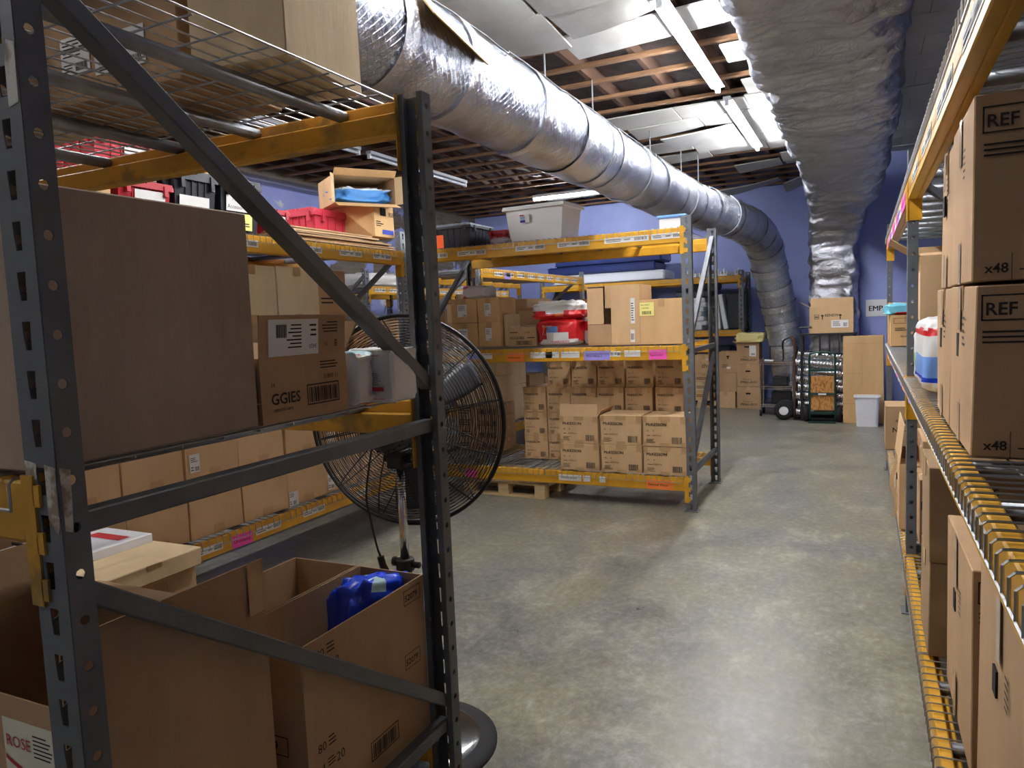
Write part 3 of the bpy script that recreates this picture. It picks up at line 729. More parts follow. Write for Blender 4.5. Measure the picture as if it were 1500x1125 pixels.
for p in (('bars',.11,.012,.034,.03),('lines',.06,.01,.05,.06,7),('text','3420',.006,.06,.014,0),('lines',.008,.01,.03,.035,3)): put(b,G,*p)
b.build('shipping_label',[PAPER,INK],ff)
b=MB(); G=Matrix(((-1,0,0,.125),(0,0,-1,-.0036),(0,-1,0,.088),(0,0,0,1)))
for p in (('text','8',.008,.052,.026),('text','55',.045,.058,.014),('lines',.008,.006,.06,.03,4)): put(b,G,*p)
ink(ff,b,INK)
WPL=mat('white pack film',(226,226,224),.32,bump=.15,bscale=18); REDF=mat('red pack film',(206,34,40),.3,bump=.2,bscale=20); BLUF=mat('blue pack film',(28,70,215),.25,bump=.25,bscale=20)
AQUA=mat('pale aqua film',(190,226,232),.3,bump=.2,bscale=15); TEALF=mat('light blue film',(120,205,228),.3,bump=.2,bscale=15); ORGF=mat('orange pack film',(240,130,60),.35); LBF=mat('mid blue film',(120,165,235),.3)
def line_fn(x,y,z): return 1 if (x>.9 and .92<z<.945) else 0
p1=pack('diaper_pack','white diaper pack with a red stripe, wedged beside the opened diaper carton','diaper pack',(-1.335,1.583,zA),.27,.105,.145,lambda x,y,z:1 if (abs(y+.2)<.07 and x>.8) else (2 if z>.93 else 0),[WPL,REDF,AQUA],.12,wr=.006,seed=3)
p2=pack('diaper_pack','white diaper pack printed with small text, at the post end of the middle shelf','diaper pack',(-1.222,1.70,zA),.155,.12,.148,lambda x,y,z:0,[WPL,REDF],-.05,e=.16,wr=.005,seed=9)
b=MB(); F=face_frame('F',.155,.13,.15,.004)
for i in range(5): put(b,F,'lines',.02,.025+.019*i,.045,.016,4)
put(b,F,'lines',.085,.05,.04,.035,7)
b.mi=1; put(b,F,'fill',.015,.012,.12,.0016); put(b,F,'fill',.012,.13,.11,.0016); put(b,F,'fill',.082,.034,.05,.011); b.mi=2; put(b,F,'fill',.082,.016,.018,.018)
ink(p2,b,[mat('grey print',(120,118,116),.7),REDINK,mat('pale blue print',(150,180,215),.6)])
# torn white stickers left on the near post of the near left rack
arack=[o for o in S.objects if o.get('label','').startswith('dark grey and yellow')][0]
def torn(pts,M):
    b=MB(); b.add([M@Vector((x,y,0)) for x,y in pts],[tuple(range(len(pts)))]); b.add([M@Vector((x,y,-.0008)) for x,y in pts],[tuple(range(len(pts)-1,-1,-1))]); b.build('torn_sticker',mat('peeling white sticker',(208,204,192),.8,c2=(150,132,110),vscale=14),arack)
MF=T(-1.159+3.369,-.0022,0)@Rx(PI/2)
torn([(-.03,1.905),(-.012,1.89),(-.010,1.94),(-.013,1.985),(-.024,1.99),(-.038,1.97)],MF); torn([(.012,1.895),(.036,1.9),(.038,1.985),(.02,1.992),(.012,1.96)],MF)
torn([(.011,1.27),(.03,1.245),(.037,1.26),(.038,1.35),(.012,1.355)],MF); torn([(-.036,1.33),(-.01,1.33),(-.009,1.356),(-.037,1.36)],MF)
torn([(.004,1.25),(.016,1.245),(.02,1.345),(.003,1.35)],T(-1.159+3.369+PW/2+.0022,0,0)@Rz(PI/2)@Rx(PI/2))
# top shelf of the near left rack
zT=2.202
carton('ribbed corrugated carton at the aisle end of the near left rack top shelf',-1.545,-1.265,1.40,1.75,zT,2.58,'pale',rz=.12)
carton('brown carton with white label, behind the ribbed carton on the near left rack top shelf',-2.2,-1.58,1.40,1.76,zT,2.48,'brown',labels=[('F',.16,.08,.12,.1),('F',.3,.06,.2,.1)])
carton('pale carton mostly hidden at upper left above the near left rack mesh',-2.85,-2.24,1.1,1.65,zT,2.5,'pale')
# bottom shelf of the near left rack
zB=.317
r=carton('tall open carton with raised flap and rose label, bottom left corner of the photo',-1.86,-1.205,.724,1.185,zB,.927,'brown',opened={'R':2,'L':8,'B':-75},fl={'R':.12,'L':.12,'B':.1})
F=face_frame('F',.655,.461,.61,.001)
sheet('paper_label',r,F,.48,.305,.155,.265,[('lines',.085,.205,.062,.045,6),('bars',.1,.05,.045,.03),('lines',.02,.03,.06,.06,4)],mat('cream label paper',(226,220,196),.6))
b=MB(); F2=F@T(.48,.305,.0025)
b.mi=1; put(b,F2,'text','ROSE',.008,.215,.03)
for k in range(12):
    u=k/12; q=lambda t:(.004+.148*t,.19-.03*math.sin(t*1.7)**.8 if t>0 else .19)
    (xa,ya),(xb,yb)=q(u),q(u+1/12); b.quad(*[F2@Vector(p) for p in ((xa,ya,0),(xb,yb,0),(xb,yb+.008,0),(xa,ya+.008,0))])
b.mi=2
for (cx,cy,rx,ry) in ((.055,.115,.016,.028),(.085,.075,.03,.018)):
    vs=[F2@Vector((cx+rx*math.cos(t*PI/8),cy+ry*math.sin(t*PI/8),0)) for t in range(16)]; b.add(vs,[tuple(range(16))])
ink([c for c in r.children if c.name.startswith('paper_label')][0],b,[INK,REDINK,mat('plum print',(120,70,96),.6)])
b=MB(); F=face_frame('R',.655,.461,.73,.0062); put(b,F,'fill',.41,.615,.04,.115); b.build('tape_strip',TAPE,r)
def wipes(lbl,x0,x1,y0,y1,z1,inner,key):
    r=carton(lbl,x0,x1,y0,y1,zB,z1,'brown',opened={'R':1,'L':1,'B':2,'F':2},fl={'R':.112,'L':.112,'B':.11,'F':.11},
      prints=[('R','text','80',.035,.19,.032),('R','lines',.075,.19,.03,.03,3),('R','text','4',.042,.135,.034),('R','lines',.068,.14,.03,.025,3),('R','text','20',.1,.135,.034),('R','rect',.24,.05,.13,.055,.003),('R','bars',.25,.056,.11,.04),
              ('R','rect',.42,.225,.08,.045,.0022),('R','text','52079',.425,.237,.025),('F','rect',.055,.19,.12,.05,.0025),('F','text','52079',.06,.202,.033)])
    fr=[c for c in r.children if c.name.startswith('flap')][0]
    pb=MB(); G=Matrix(((1,0,0,-.255),(0,0,-1,-.0029),(0,1,0,0),(0,0,0,1)))
    for q in (('rect',.415,.05,.085,.045,.0022),('text','52079',.42,.062,.026),('text','80',.035,.06,.03),('lines',.075,.06,.03,.03,3),('text','20',.09,.02,.03)): put(pb,G,*q)
    ink(fr,pb,INK); return r
wipes('open brown wipes carton with a blue pack inside, nearest the aisle, on the bottom shelf',-1.44,-1.205,1.286,1.822,.682,0,'a')
wipes('open brown wipes carton behind the one with the blue pack, on the bottom shelf',-1.70,-1.45,1.266,1.822,.682,0,'b')
pack('wipes_pack','shiny blue wipes pack sticking out of the open wipes carton','wipes pack',(-1.322,1.675,.56),.09,.31,.25,lambda x,y,z:1 if (z>.7 and abs(y+.1)<.16) else 0,[BLUF,AQUA],0,e=.34,wr=.009,seed=4,tilt=(-.22,0.05))
for k,(x0,x1,y0,y1,z,h,tn,lb) in enumerate([(-2.43,-2.03,1.42,1.70,zB,.455,'tan','brown carton beneath the pale topped carton, behind the tall open carton'),
   (-2.47,-2.01,1.35,1.71,.775,.055,'pale','flat pale topped carton, low behind the tall open carton'),(-2.80,-2.5,1.2,1.74,zB,.43,'gold','golden carton with folded flaps at the left edge, bottom shelf'),(-3.2,-2.83,1.2,1.74,zB,.56,'brown','brown carton at far left edge of the bottom shelf')]):
    carton(lb,x0,x1,y0,y1,z,z+h,tn,prints=[('F','lines',.05,.1,.2,.08,3)])
carton('white flat box with red printed lid on the bottom shelf of the near left rack',-2.62,-2.44,1.5,1.75,.78,.85,'pale',tape=False,name='flat_box') if False else None
WB=mat('white coated board',(230,231,236),.45)
def flatbox(label,x0,x1,y0,y1,z,h,red=True,rz=0):
    b=MB(); w,d=x1-x0,y1-y0; b.box(-w/2,-d/2,0,w/2,d/2,h)
    o=b.build('flat_box',WB,None,((x0+x1)/2,(y0+y1)/2,z),rz,bevel=.002); tag(o,label,'box')
    pb=MB(); F=face_frame('T',w,d,h,.001); put(pb,F,'lines',w*.1,d*.1,w*.6,d*.2,3); pb.mi=1 if red else 2; put(pb,F,'fill',w*.15,d*.55,w*.7,d*.2)
    pb.mi=2; put(pb,face_frame('F',w,d,h,.001),'lines',w*.05,h*.2,w*.7,h*.6,2); ink(o,pb,[INK,REDINK,BLUEINK])
flatbox('white flat box with a red panel on its lid, lying on the pale topped carton',-2.47,-2.23,1.47,1.70,.832,.03)
flatbox('white flat box with blue print, lying on the golden carton at left edge',-2.79,-2.53,1.3,1.62,.752,.05,False,.1)
# ---------------------------------------------------------------- pedestal fan
fan=thing('pedestal_fan','black pedestal fan with a round wire cage behind the near left rack post','fan',(-1.5,2.16,0))
FA=Rz(.14)                                   # blows toward the back of the room, a little left
b=MB(); b.lathe([(.305,0),(.305,.012),(.27,.02),(.245,.024)],48); b.build('base_rim',RUBBER,fan,smooth=True)
b=MB(); b.lathe([(.245,.022),(.22,.035),(.15,.05),(.09,.075),(.045,.12),(.035,.14),(0,.14)],48,cap=False); b.build('base_dome',mat('glossy black enamel',(30,31,34),.14),fan,smooth=True)
b=MB(); b.cyl((0,0,.1),(0,0,.68),.024,18); b.lathe([(.03,.66),(.034,.665),(.034,.70),(.03,.705)],18); b.build('lower_pole',BLACK,fan,smooth=True)
b=MB(); b.cyl((0,0,.69),(0,0,1.06),.0165,16); b.build('chrome_pole',CHROME,fan,smooth=True)
b=MB(); b.cyl((-.05,0,.69),(-.028,0,.69),.018,10); b.cyl((.028,.0,.685),(.06,0,.685),.012,10); b.build('clamp_knob',BLACKP,fan,smooth=True)
HZ=1.2
b=MB(); b.box(-.03,-.04,1.04,.03,.04,1.105); b.cyl((-.06,0,1.075),(.06,0,1.075),.02,12); b.build('tilt_bracket',BLACK,fan,bevel=.003)
MM=FA@T(0,-.06,HZ)@Rx(-PI/2)
b=MB(); b.lathe([(0,-.10),(.045,-.1),(.075,-.085),(.085,-.05),(.085,.07),(.05,.09),(0,.09)],24,MM,cap=False); b.build('motor',BLACK,fan,smooth=True)
b=MB()
for k in range(24): b.bar(MM@Vector((.084*math.cos(k*PI/12),.084*math.sin(k*PI/12),-.06)),MM@Vector((.084*math.cos(k*PI/12),.084*math.sin(k*PI/12),.06)),.006,.01)
b.build('cooling_fins',BLACK,fan)
CR=.382
def ring(b,r,y,wr,n=64,sd=4): b.tube([FA@Vector((r*math.cos(2*PI*k/n),y,HZ+r*math.sin(2*PI*k/n))) for k in range(n)],wr,sd,closed=True)
def prof(r,front):                           # depth of the cage wires at radius r
    t=r/CR; return (.07+.115*(1-t**3.2)) if front else (.05-.095*(1-t**3.0))
for nm,fr in (('rear_grille',False),('front_grille',True)):
    b=MB()
    for k in range(30):
        r=.085+(CR-.09)*k/29
        ring(b,r,prof(r,fr),.0015)
    for k in range(12):
        q=2*PI*k/12+.2
        b.tube([FA@Vector((r*math.cos(q),prof(r,fr)-.003*(1 if fr else -1),HZ+r*math.sin(q))) for r in (.05,.12,.2,.28,.33,CR)],.0026,5)
    b.build(nm,BLACK,fan)
b=MB(); ring(b,CR,.055,.0065,72,8); ring(b,CR-.003,.07,.0045,72,6); b.build('cage_rim',BLACK,fan,smooth=True)
for k in range(3):
    b=MB(); q0=2*PI*k/3+.55; vs=[]
    for j in range(9):
        r=.06+.27*j/8; wd=.42+.18*math.sin(j/8*PI)
        for i in range(7):
            a=q0+wd*(i/6-.5)*(.75 if j else .5); y=.05+.055*(i/6-.5)
            vs.append(FA@Vector((r*math.cos(a),y+.02,HZ+r*math.sin(a))))
    b.add(vs,[(j*7+i,j*7+i+1,(j+1)*7+i+1,(j+1)*7+i) for j in range(8) for i in range(6)])
    o=b.build('blade',mat('grey blade metal',(74,76,80),.45,.5),fan,smooth=True); md=o.modifiers.new('t','SOLIDIFY'); md.thickness=.002
b=MB(); b.lathe([(0,.0),(.055,.0),(.055,.05),(0,.06)],20,FA@T(0,.04,HZ)@Rx(-PI/2),cap=False); b.build('blade_hub',BLACK,fan,smooth=True)
b=MB(); cp=smooth_path([(-.075,-.06,1.12),(-.11,-.06,.95),(-.105,-.05,.85),(-.08,-.05,.74),(-.062,-.04,.69),(-.04,-.03,.645),(0,-.03,.61),(.05,-.02,.6),(.075,0,.63),(.06,.02,.68)],.02)
b.tube(cp,.0042,6); b.build('power_cord',BLACK,fan,smooth=True)
b=MB(); b.cyl((-.072,-.05,.72),(-.06,-.045,.66),.013,8); b.build('plug',BLACKP,fan)
# ---------------------------------------------------------------- long left rack
ye=[1.72,2.10,2.49,2.88,3.275,3.67,4.065,4.46,4.86]
z0=.366
SL=[('lines',.006,.06,.05,.03,3),('bars',.035,.008,.03,.025),('lines',.006,.01,.02,.03,2)]
for k in range(8):
    for t in (0,1):
        ya,yb=ye[k]+.004,ye[k+1]-.004; z=z0+t*.337
        w=.395
        lb={(3,1):[('R',.02,.05,.07,.105,SL)],(5,0):[('R',.0,.0,.085,.095,SL)],(6,0):[('R',.01,.02,.07,.11,SL)],(5,1):[('R',.28,.02,.0,.0)] ,(6,1):[('R',.0,.0,.09,.1,SL)]}.get((k,t),[])
        lb=[l for l in lb if l[3]]
        nm='%s carton from the near end, %s tier, bottom shelf of the long left rack'%(['first','second','third','fourth','fifth','sixth','seventh','last'][k],'lower' if t==0 else 'upper')
        tn=['tan','tan','tan','tan','tan','tan','tan','tan'][k]
        o=carton('tan '+nm,-3.98,-3.45+random.uniform(-.02,.01),ya,yb,z,z+.333,tn,labels=lb,group='tan cartons on the bottom shelf of the long left rack',jit=.004)
        b=MB(); F=face_frame('R',.53,yb-ya,.333,.006); put(b,F,'fill',.15,.0,.085,.055); put(b,F,'fill',.15,.285,.085,.048); ink(o,b,TAPE)
z1=1.306
for k,(ya,yb,tn) in enumerate([(2.5,2.88,'cream'),(2.9,3.28,'cream'),(3.3,3.705,'cream'),(3.715,4.12,'cream'),(4.13,4.5,'brown')]):
    for t in (0,1):
        h=.29 if t==0 else .365
        o=carton('%s carton, %s in row, %s tier, middle shelf of long left rack'%('pale cream' if tn=='cream' else 'brown printed',['first','second','third','fourth','last'][k],'upper' if t else 'lower'),-4.0,-3.47-(.06 if k==4 else 0),ya,yb,z1+t*.29,z1+t*.29+h,tn,group='cartons on the middle shelf of the long left rack',
            prints=[('R','lines',.08,.12,.2,.06,2),('R','lines',.06,.25,.25,.05,3)] if k==4 else [])
        if t and k<4:
            b=MB(); F=face_frame('R',.53,yb-ya,h,.006); put(b,F,'fill',.15,.0,.07,.05); put(b,F,'fill',.15,.31,.07,.05); ink(o,b,TAPE)
CLEAR=mat('cloudy clear film',(226,230,236),.18,alpha=.62,bump=.6,bscale=14)
pack('plastic_bag','crumpled clear plastic bag on the long left rack, behind the fan cage','bag',(-3.85,4.78,z1),.6,.5,.34,lambda x,y,z:0,[CLEAR],0,e=.6,wr=.05,seed=12)
carton('open carton with side flap up, middle shelf of the long left rack beside the fan',-3.95,-3.5,4.52,4.72,z1,1.55,'tan',opened={'R':25,'B':30},fl=.12)
z2=2.146
REDP=mat('red tote plastic',(176,34,48),.42,bump=.05); BLKT=mat('black tote plastic',(30,33,40),.42,bump=.05); GRYT=mat('grey lid plastic',(112,118,128),.45)
def sg(lines,w,h,sz): 
    n=len(lines); return [('text',t,w*.5-len(t)*sz*.27,h*.9-(i+1)*sz*1.35,sz) for i,t in enumerate(lines)]
carton('tan carton at the left end of the long left rack top shelf',-4.0,-3.5,2.1,2.6,z2,2.36,'tan')
tote('red tote with disposable oximeter paper sign, on the long left rack top shelf',(-3.75,2.80,z2),.54,.34,.235,REDP,sign=[('R',-.07,.03,.19,.15,sg(['DISPOSABLE','OXIMETER'],.19,.11,.022),None)])
tote('red tote with oxygen connector sign, stacked on top of another red tote',(-3.82,2.78,z2+.236),.50,.40,.27,REDP,sign=[('R',-.02,.02,.2,.17,sg(['OXYGEN','CONNECTOR'],.2,.13,.026),None)])
tote('black tote with nasal cannula sign, next to the red totes on the top shelf',(-3.74,3.14,z2),.52,.31,.345,BLKT,sign=[('R',-.12,.03,.21,.16,sg(['NASAL CANNULA','W/ EAR CUSHION'],.21,.13,.0185),None)])
tote('black tote with suction machine accessories sign and yellow label, on the top shelf',(-3.74,3.48,z2),.52,.33,.35,BLKT,sign=[('R',-.12,.14,.22,.17,sg(['Suction','Machine','Accessories'],.22,.17,.034),None),('R',-.1,.03,.19,.1,[('lines',.02,.02,.15,.06,4)],YNOTE)])
tote('small red tote with a white supply sign, right of the black totes',(-3.66,3.80,z2),.32,.24,.2,REDP,sign=[('R',-.09,.04,.17,.11,sg(['IV','SUPPLIES'],.17,.1,.03),None)])
carton('tall yellowish carton standing behind the black totes on the top shelf',-4.35,-4.03,3.1,3.85,z2,2.74,'gold')
carton('flat tan carton on the long left rack top shelf, behind the cardboard sheets',-4.25,-3.95,4.05,4.5,z2,2.31,'tan')
tote('red tote with ribbed side behind the cardboard sheets on the top shelf',(-3.95,4.76,z2),.42,.62,.32,mat('bright red tote plastic',(206,62,84),.42,bump=.05),sign=None)
tote('dark red tote half hidden behind the bright red tote',(-4.3,4.35,z2),.34,.4,.22,REDP)
for k in range(6):
    b=MB(); L_=1.45-.08*k; z=.006*0
    b.box(-.21,-L_/2,0,.21,L_/2,.011)
    o=b.build('cardboard_sheet',KR[['brown','tan','brown','dark','tan','brown'][k]],None,(-3.655+random.uniform(-.02,.02),4.40-.03*k,z2+.002+k*.0165),random.uniform(-.03,.03))
    tag(o,'flattened cardboard sheet, %s of the stack, long left rack top'%['bottom one','second from the bottom','third from the bottom','fourth from the bottom','fifth from the bottom','topmost'][k],'cardboard','flattened cardboard sheets')
r=carton('tan carton with blue band and hand hole, top shelf end of the long left rack',-3.95,-3.47,4.83,5.10,z2+.102,2.50,'gold',prints=[('R','text','908',.19,.17,.05),('R','lines',.02,.08,.1,.05,3),('Rb','fill',.1,.025,.15,.035)],hole=[('R',.12,.2,.07,.06)])
r=carton('open carton tipped toward the aisle, filled with bagged blue gowns',-3.96,-3.5,4.72,5.12,0,.30,'tan',opened={'R':-90},fl=.001) if False else None
ob=thing('cardboard_box','open carton tipped toward the aisle, full of bagged blue gowns','box',(-3.70,4.93,2.502),-.6)
b=MB(); w,d,h,t=.42,.50,.215,.004
b.box(-w/2,-d/2,0,w/2,d/2,t); b.box(-w/2,-d/2,h-t,w/2,d/2,h); b.box(-w/2,-d/2,t,-w/2+t,d/2,h-t); b.box(-w/2+t,-d/2,t,w/2,-d/2+t,h-t); b.box(-w/2+t,d/2-t,t,w/2,d/2,h-t); b.build('box_body',KR['tan'],ob)
for (yy,an,nm) in ((-d/2,.6,'flap'),(d/2,-.6,'flap')):
    b=MB(); b.box(0,-t/2,0,.07,t/2,h); o=b.build('flap',KR['pale'],ob); o.matrix_local=T(w/2,yy,0)@Rz(-an)
b=MB(); b.box(0,-d/2,-t/2,.11,d/2,t/2); o=b.build('flap',KR['gold'],ob); o.matrix_local=T(w/2,0,t/2)@Ry(.35)
b=MB(); b.box(0,-d/2,-t/2,.06,d/2,t/2); o=b.build('flap',KR['gold'],ob); o.matrix_local=T(w/2,0,h-t/2)@Ry(-.8)
pack('gown_bag','bag of blue disposable gowns inside the tipped open carton','bag',(-3.67,4.91,2.507),.32,.46,.13,lambda x,y,z:1 if z>.80 else 0,[mat('blue gown cloth',(70,140,210),.5,bump=.4,bscale=18),mat('clear bag film',(200,215,228),.15,bump=.6,bscale=20)],-.6,e=.55,wr=.02,seed=5)
# ---------------------------------------------------------------- middle rack, bottom shelf: small brown cartons
zc=.281
MK=lambda w,h,s=1:[('F','text','McKESSON',w*.07,h*.68,.034*s),('F','text','96',w*.09,h*.50,.018*s),('F','text','6',w*.24,h*.50,.018*s),('F','lines',w*.09,h*.34,w*.12,.012,1),('F','text','WIPW16',w*.22,h*.335,.019*s),('F','lines',w*.08,h*.10,w*.22,h*.16,5),('F','bars',w*.68,h*.1,w*.23,h*.22)]
def mk(label,x0,x1,y0,d,z,h,tn='tan',tapes=True,s=1,flip=False,opened=None,fl=None):
    w=x1-x0
    o=carton(label,x0,x1,y0,y0+d,z,z+h,tn,prints=MK(w,h,s),group='small brown supply cartons on the middle rack',tape=opened is None,opened=opened,fl=fl,jit=.004)
    b=MB(); F=face_frame('F',w,d,h,.0046)
    for (x,y,ww,hh) in ((0,h*.80,.035,h*.2),(w-.04,h*.78,.04,h*.22),(0,0,.03,h*.16),(w-.035,0,.035,h*.15),(w*.4,0,w*.22,h*.12),(w*.38,h*.86,w*.26,h*.14)): put(b,F,'fill',x,y,ww,hh)
    ink(o,b,TAPE); return o
fx=[(-2.30,-1.962),(-1.94,-1.60),(-1.585,-1.246)]
wd=['left','middle','right']
for k,(a,c) in enumerate(fx):
    mk('brown supply carton, front row, bottom tier, %s one, on the middle rack'%wd[k],a,c,5.645,.34,zc,.222)
mk('opened brown supply carton with raised lid flap, front row, second tier',-2.295,-1.965,5.65,.33,zc+.226,.225,opened={'B':0,'F':-4,'R':35},fl={'B':.12,'F':.10,'R':.07})
for k in (1,2):
    mk('brown supply carton, front row, second tier, %s one, on the middle rack'%wd[k],fx[k][0],fx[k][1],5.645,.34,zc+.226,.238)
bx=[(-2.795,-2.575),(-2.565,-2.345),(-2.335,-2.105),(-2.09,-1.855),(-1.84,-1.605),(-1.58,-1.345)]
rows=[(zc,.212),(zc+.214,.212),(zc+.428,.225),(zc+.655,.232)]
for c,(a,e) in enumerate(bx):
    for r_,(z,h) in enumerate(rows):
        if (c==0 and r_==3): continue
        hid=(c>=2 and r_<2)
        mk('brown supply carton hidden behind the front row on the middle rack' if hid else 'brown supply carton, back row, %s tier from bottom, %s column from left'%(NTH[r_],NTH[c]),a+random.uniform(-.004,.004),e,6.03+(.03 if r_==3 else 0),.36,z,h,'tan',s=.8)
# stack at the rear left of the bottom shelf
def ff(label,x0,x1,y0,y1,z,h,tn='pale',side='F',txt=('SIZE','FF 97'),**k):
    w=x1-x0
    return carton(label,x0,x1,y0,y1,z,z+h,tn,prints=[(side,'text',txt[0],.06,h*.25,.03),(side,'text',txt[1],.05,h*.1,.04)],**k)
for k in range(4):
    carton('small printed carton, %s from bottom of the low stack behind the fan cage'%NTH[k],-3.62,-3.16,6.25,6.6,zc+k*.115,zc+k*.115+.112,'brown',prints=[('F','rect',.22,.02,.2,.05,.003),('F','bars',.23,.025,.18,.04),('F','lines',.02,.02,.15,.07,3)])
ff('pale carton with hand hole standing on the small printed cartons',-3.40,-3.17,6.22,6.6,zc+.462,.27,hole=[('F',.06,.2,.05,.02)])
ff('pale carton left of the one with hand hole on the small printed cartons',-3.62,-3.41,6.22,6.6,zc+.462,.27)
ff('pale carton at the top left of the stack behind the fan cage',-3.42,-3.17,6.25,6.6,zc+.735,.235)
ff('pale carton at the far left top of the stack behind the fan cage',-3.62,-3.43,6.25,6.6,zc+.735,.235)
# middle shelf of the middle rack
zm=1.311
LB=lambda w,h:[('lines',w*.1,h*.5,w*.8,h*.42,6),('bars',w*.6,h*.06,w*.3,h*.12)]
for c,(a,e,lx,lw) in enumerate(((-3.50,-3.225,.09,.1),(-3.215,-2.99,.09,.065))):
    for t in (0,1):
        h=.222
        o=carton('golden carton with white label, %s of four on the middle shelf'%(('lower left','lower right'),('upper left','upper right'))[t][c],a,e,6.0,6.35,zm+t*.225,zm+t*.225+h,'gold',labels=[('F',lx-.015,.055,lw,.115,LB(lw,.115))],group='four golden cartons with white labels')
pack('towel_pack','white and pink wrapped pack lying on the four golden cartons','pack',(-3.28,6.17,zm+.449),.27,.2,.115,lambda x,y,z:1 if (x<-.35 and (z<.35 or z>.72)) or (abs(x+.08)<.04) else 0,[WPL,mat('rose print film',(224,84,110),.4)],0,wr=.012,seed=21)
ff('tall pale carton with hand hole left of the four golden cartons',-3.64,-3.52,6.35,6.65,zm+.24,.27,txt=('SIZE','97'),hole=[('F',.06,.2,.04,.02)],tape=False)
carton('brown carton under the tall pale carton, middle shelf far left',-3.645,-3.51,6.1,6.6,zm,zm+.237,'brown',prints=[('F','lines',.02,.05,.09,.12,5)])
o=ff('narrow pale carton with green dot right of the golden cartons',-2.975,-2.93,6.05,6.35,zm,.29,txt=('97','FF'),tape=False)
carton('blue edged carton standing in a gap on the middle shelf',-2.925,-2.895,6.1,6.35,zm,zm+.175,'pale',prints=[('Fb','fill',.002,.01,.026,.14)],tape=False)
HG=[('F','text','HUGGIES',.02,.062,.034),('F','lines',.19,.066,.08,.02,1),('F','rect',.08,.012,.15,.035,.003),('F','bars',.09,.016,.13,.027),('F','text','2 BLES',.16,.115,.02),('F','lines',.02,.115,.08,.02,1)]
carton('open diaper carton with tall raised back flap beside the red packs',-2.88,-2.6,5.93,6.2,zm,zm+.165,'tan',prints=HG,opened={'B':-6,'R':-80,'F':-86},fl={'B':.15,'F':.1,'R':.1})
TQ=[WPL,REDF,ORGF,LBF]
def tqf(x,y,z):
    if z>.60+.06*x and z<.76+.03*x and -.55<x<-.05 and y<0: return 3
    if z<.44-.34*(x-.1)**2 and y<0: return 0
    if (x+.62)**2*1.6+(z-.5)**2*1.2<.02 and y<0: return 2
    return 1
def tqf2(x,y,z):
    if z>.40+.12*x*x: return 0
    if abs(x-.1)<.18 and z<.45 and y<0 and z>.2: return 2
    return 1
pk='plump disposable underwear packs on the middle rack'
p=pack('incontinence_pack','red and white underwear pack, front bottom one of three','underwear pack',(-2.385,6.02,zm),.40,.26,.225,tqf,TQ,0,e=.30,wr=.012,n=30,group=pk,seed=2)
b=MB(); F=face_frame('F',.40,.26,.225,.001)
b.mi=1; put(b,F,'text','TRANQUILITY',.13,.022,.028); b.mi=2; put(b,F,'text','M',.06,.092,.035); put(b,F,'text','Premium',.06,.16,.026); ink(p,b,[INK,REDINK,PAPER])
pack('incontinence_pack','red and white underwear pack, upper one lying on the two below','underwear pack',(-2.40,6.03,zm+.218),.46,.27,.165,tqf2,TQ,0,e=.5,wr=.018,n=30,group=pk,seed=5)
pack('incontinence_pack','red underwear pack on the right, tucked behind the other two','underwear pack',(-2.10,6.12,zm),.17,.26,.24,lambda x,y,z:0 if z<.3-.2*x or z>.8 else 1,TQ,0,e=.3,wr=.01,n=26,group=pk,seed=8)
# carton with cut front
cb=thing('cardboard_box','tall tan carton with cut front and dark opening on the middle shelf','box',(-1.825,5.90,zm))
b=MB(); w,d,h,t=.44,.36,.475,.004
b.box(-w/2,-d/2,0,w/2,d/2,t); b.box(-w/2,-d/2+.024,h,w/2,d/2,h+t); b.box(-w/2,d/2-t,t,w/2,d/2,h); b.box(-w/2,-d/2,t,-w/2+t,d/2-t,h); b.box(w/2-t,-d/2,t,w/2,d/2-t,h); b.box(-w/2+.145,-d/2+.02,.30,w/2,d/2-t,.304); b.box(-w/2+.145,-d/2+.02,.304,w/2-t,-d/2+.024,h)
b.build('box_body',KR['tan'],cb)
for (x0,x1,za,zb,nm,tn) in ((-.02,w/2,0,h+.002,'front_panel','tan'),(-w/2,-.02,0,.17,'front_panel','brown'),(-w/2,-w/2+.14,.172,h-.01,'flap','tan')):
    b=MB(); b.box(x0+.001,-d/2-.004,za,x1-.001,-d/2-.0005,zb); o=b.build(nm,KR[tn],cb)
    if zb>.47: sheet('paper_label',cb,face_frame('F',w,d,h,.005),.36,.02,.035,.1,[('bars',.004,.02,.026,.05)]); sheet('paper_label',cb,face_frame('F',w,d,h,.005),.365,.17,.035,.2,[('lines',.004,.02,.026,.15,8)])
b=MB(); b.box(.0,-d/2-.0055,.02,.08,-d/2-.0046,.32) if False else b.box(-w/2,-d/2-.006,.012,w/2,-d/2-.005,.0135); b.build('crease',KR['dark'],cb)
o=carton('square tan carton with yellow sticky note at the right end of the middle shelf',-1.598,-1.25,5.68,6.05,zm,zm+.355,'gold',labels=[('F',.003,.225,.115,.105,[('text','FAX FIRST',.008,.08,.016),('text','2 BOXES',.012,.055,.016),('bars',.02,.012,.07,.025)],YNOTE)])
for k,(a,e,z,h,tn,lb) in enumerate([(-3.18,-2.72,zm,.345,'brown','dark printed carton behind the open diaper carton'),(-2.88,-2.6,zm+.0,.0,'tan','x'),(-2.70,-2.42,zm,.22,'tan','plain carton low behind the red packs'),(-2.70,-2.42,zm+.222,.145,'tan','printed tan carton resting high behind the red packs'),(-2.40,-2.06,zm+.0,.40,'brown','long dark carton behind the red packs at right')]):
    if h: carton(lb+', rear of the middle shelf',a,e,6.40,6.70,z,z+h,tn,prints=[('F','lines',.02,h*.7,.12,.03,2),('F','lines',(e-a)*.55,h*.15,(e-a)*.35,.05,2)])
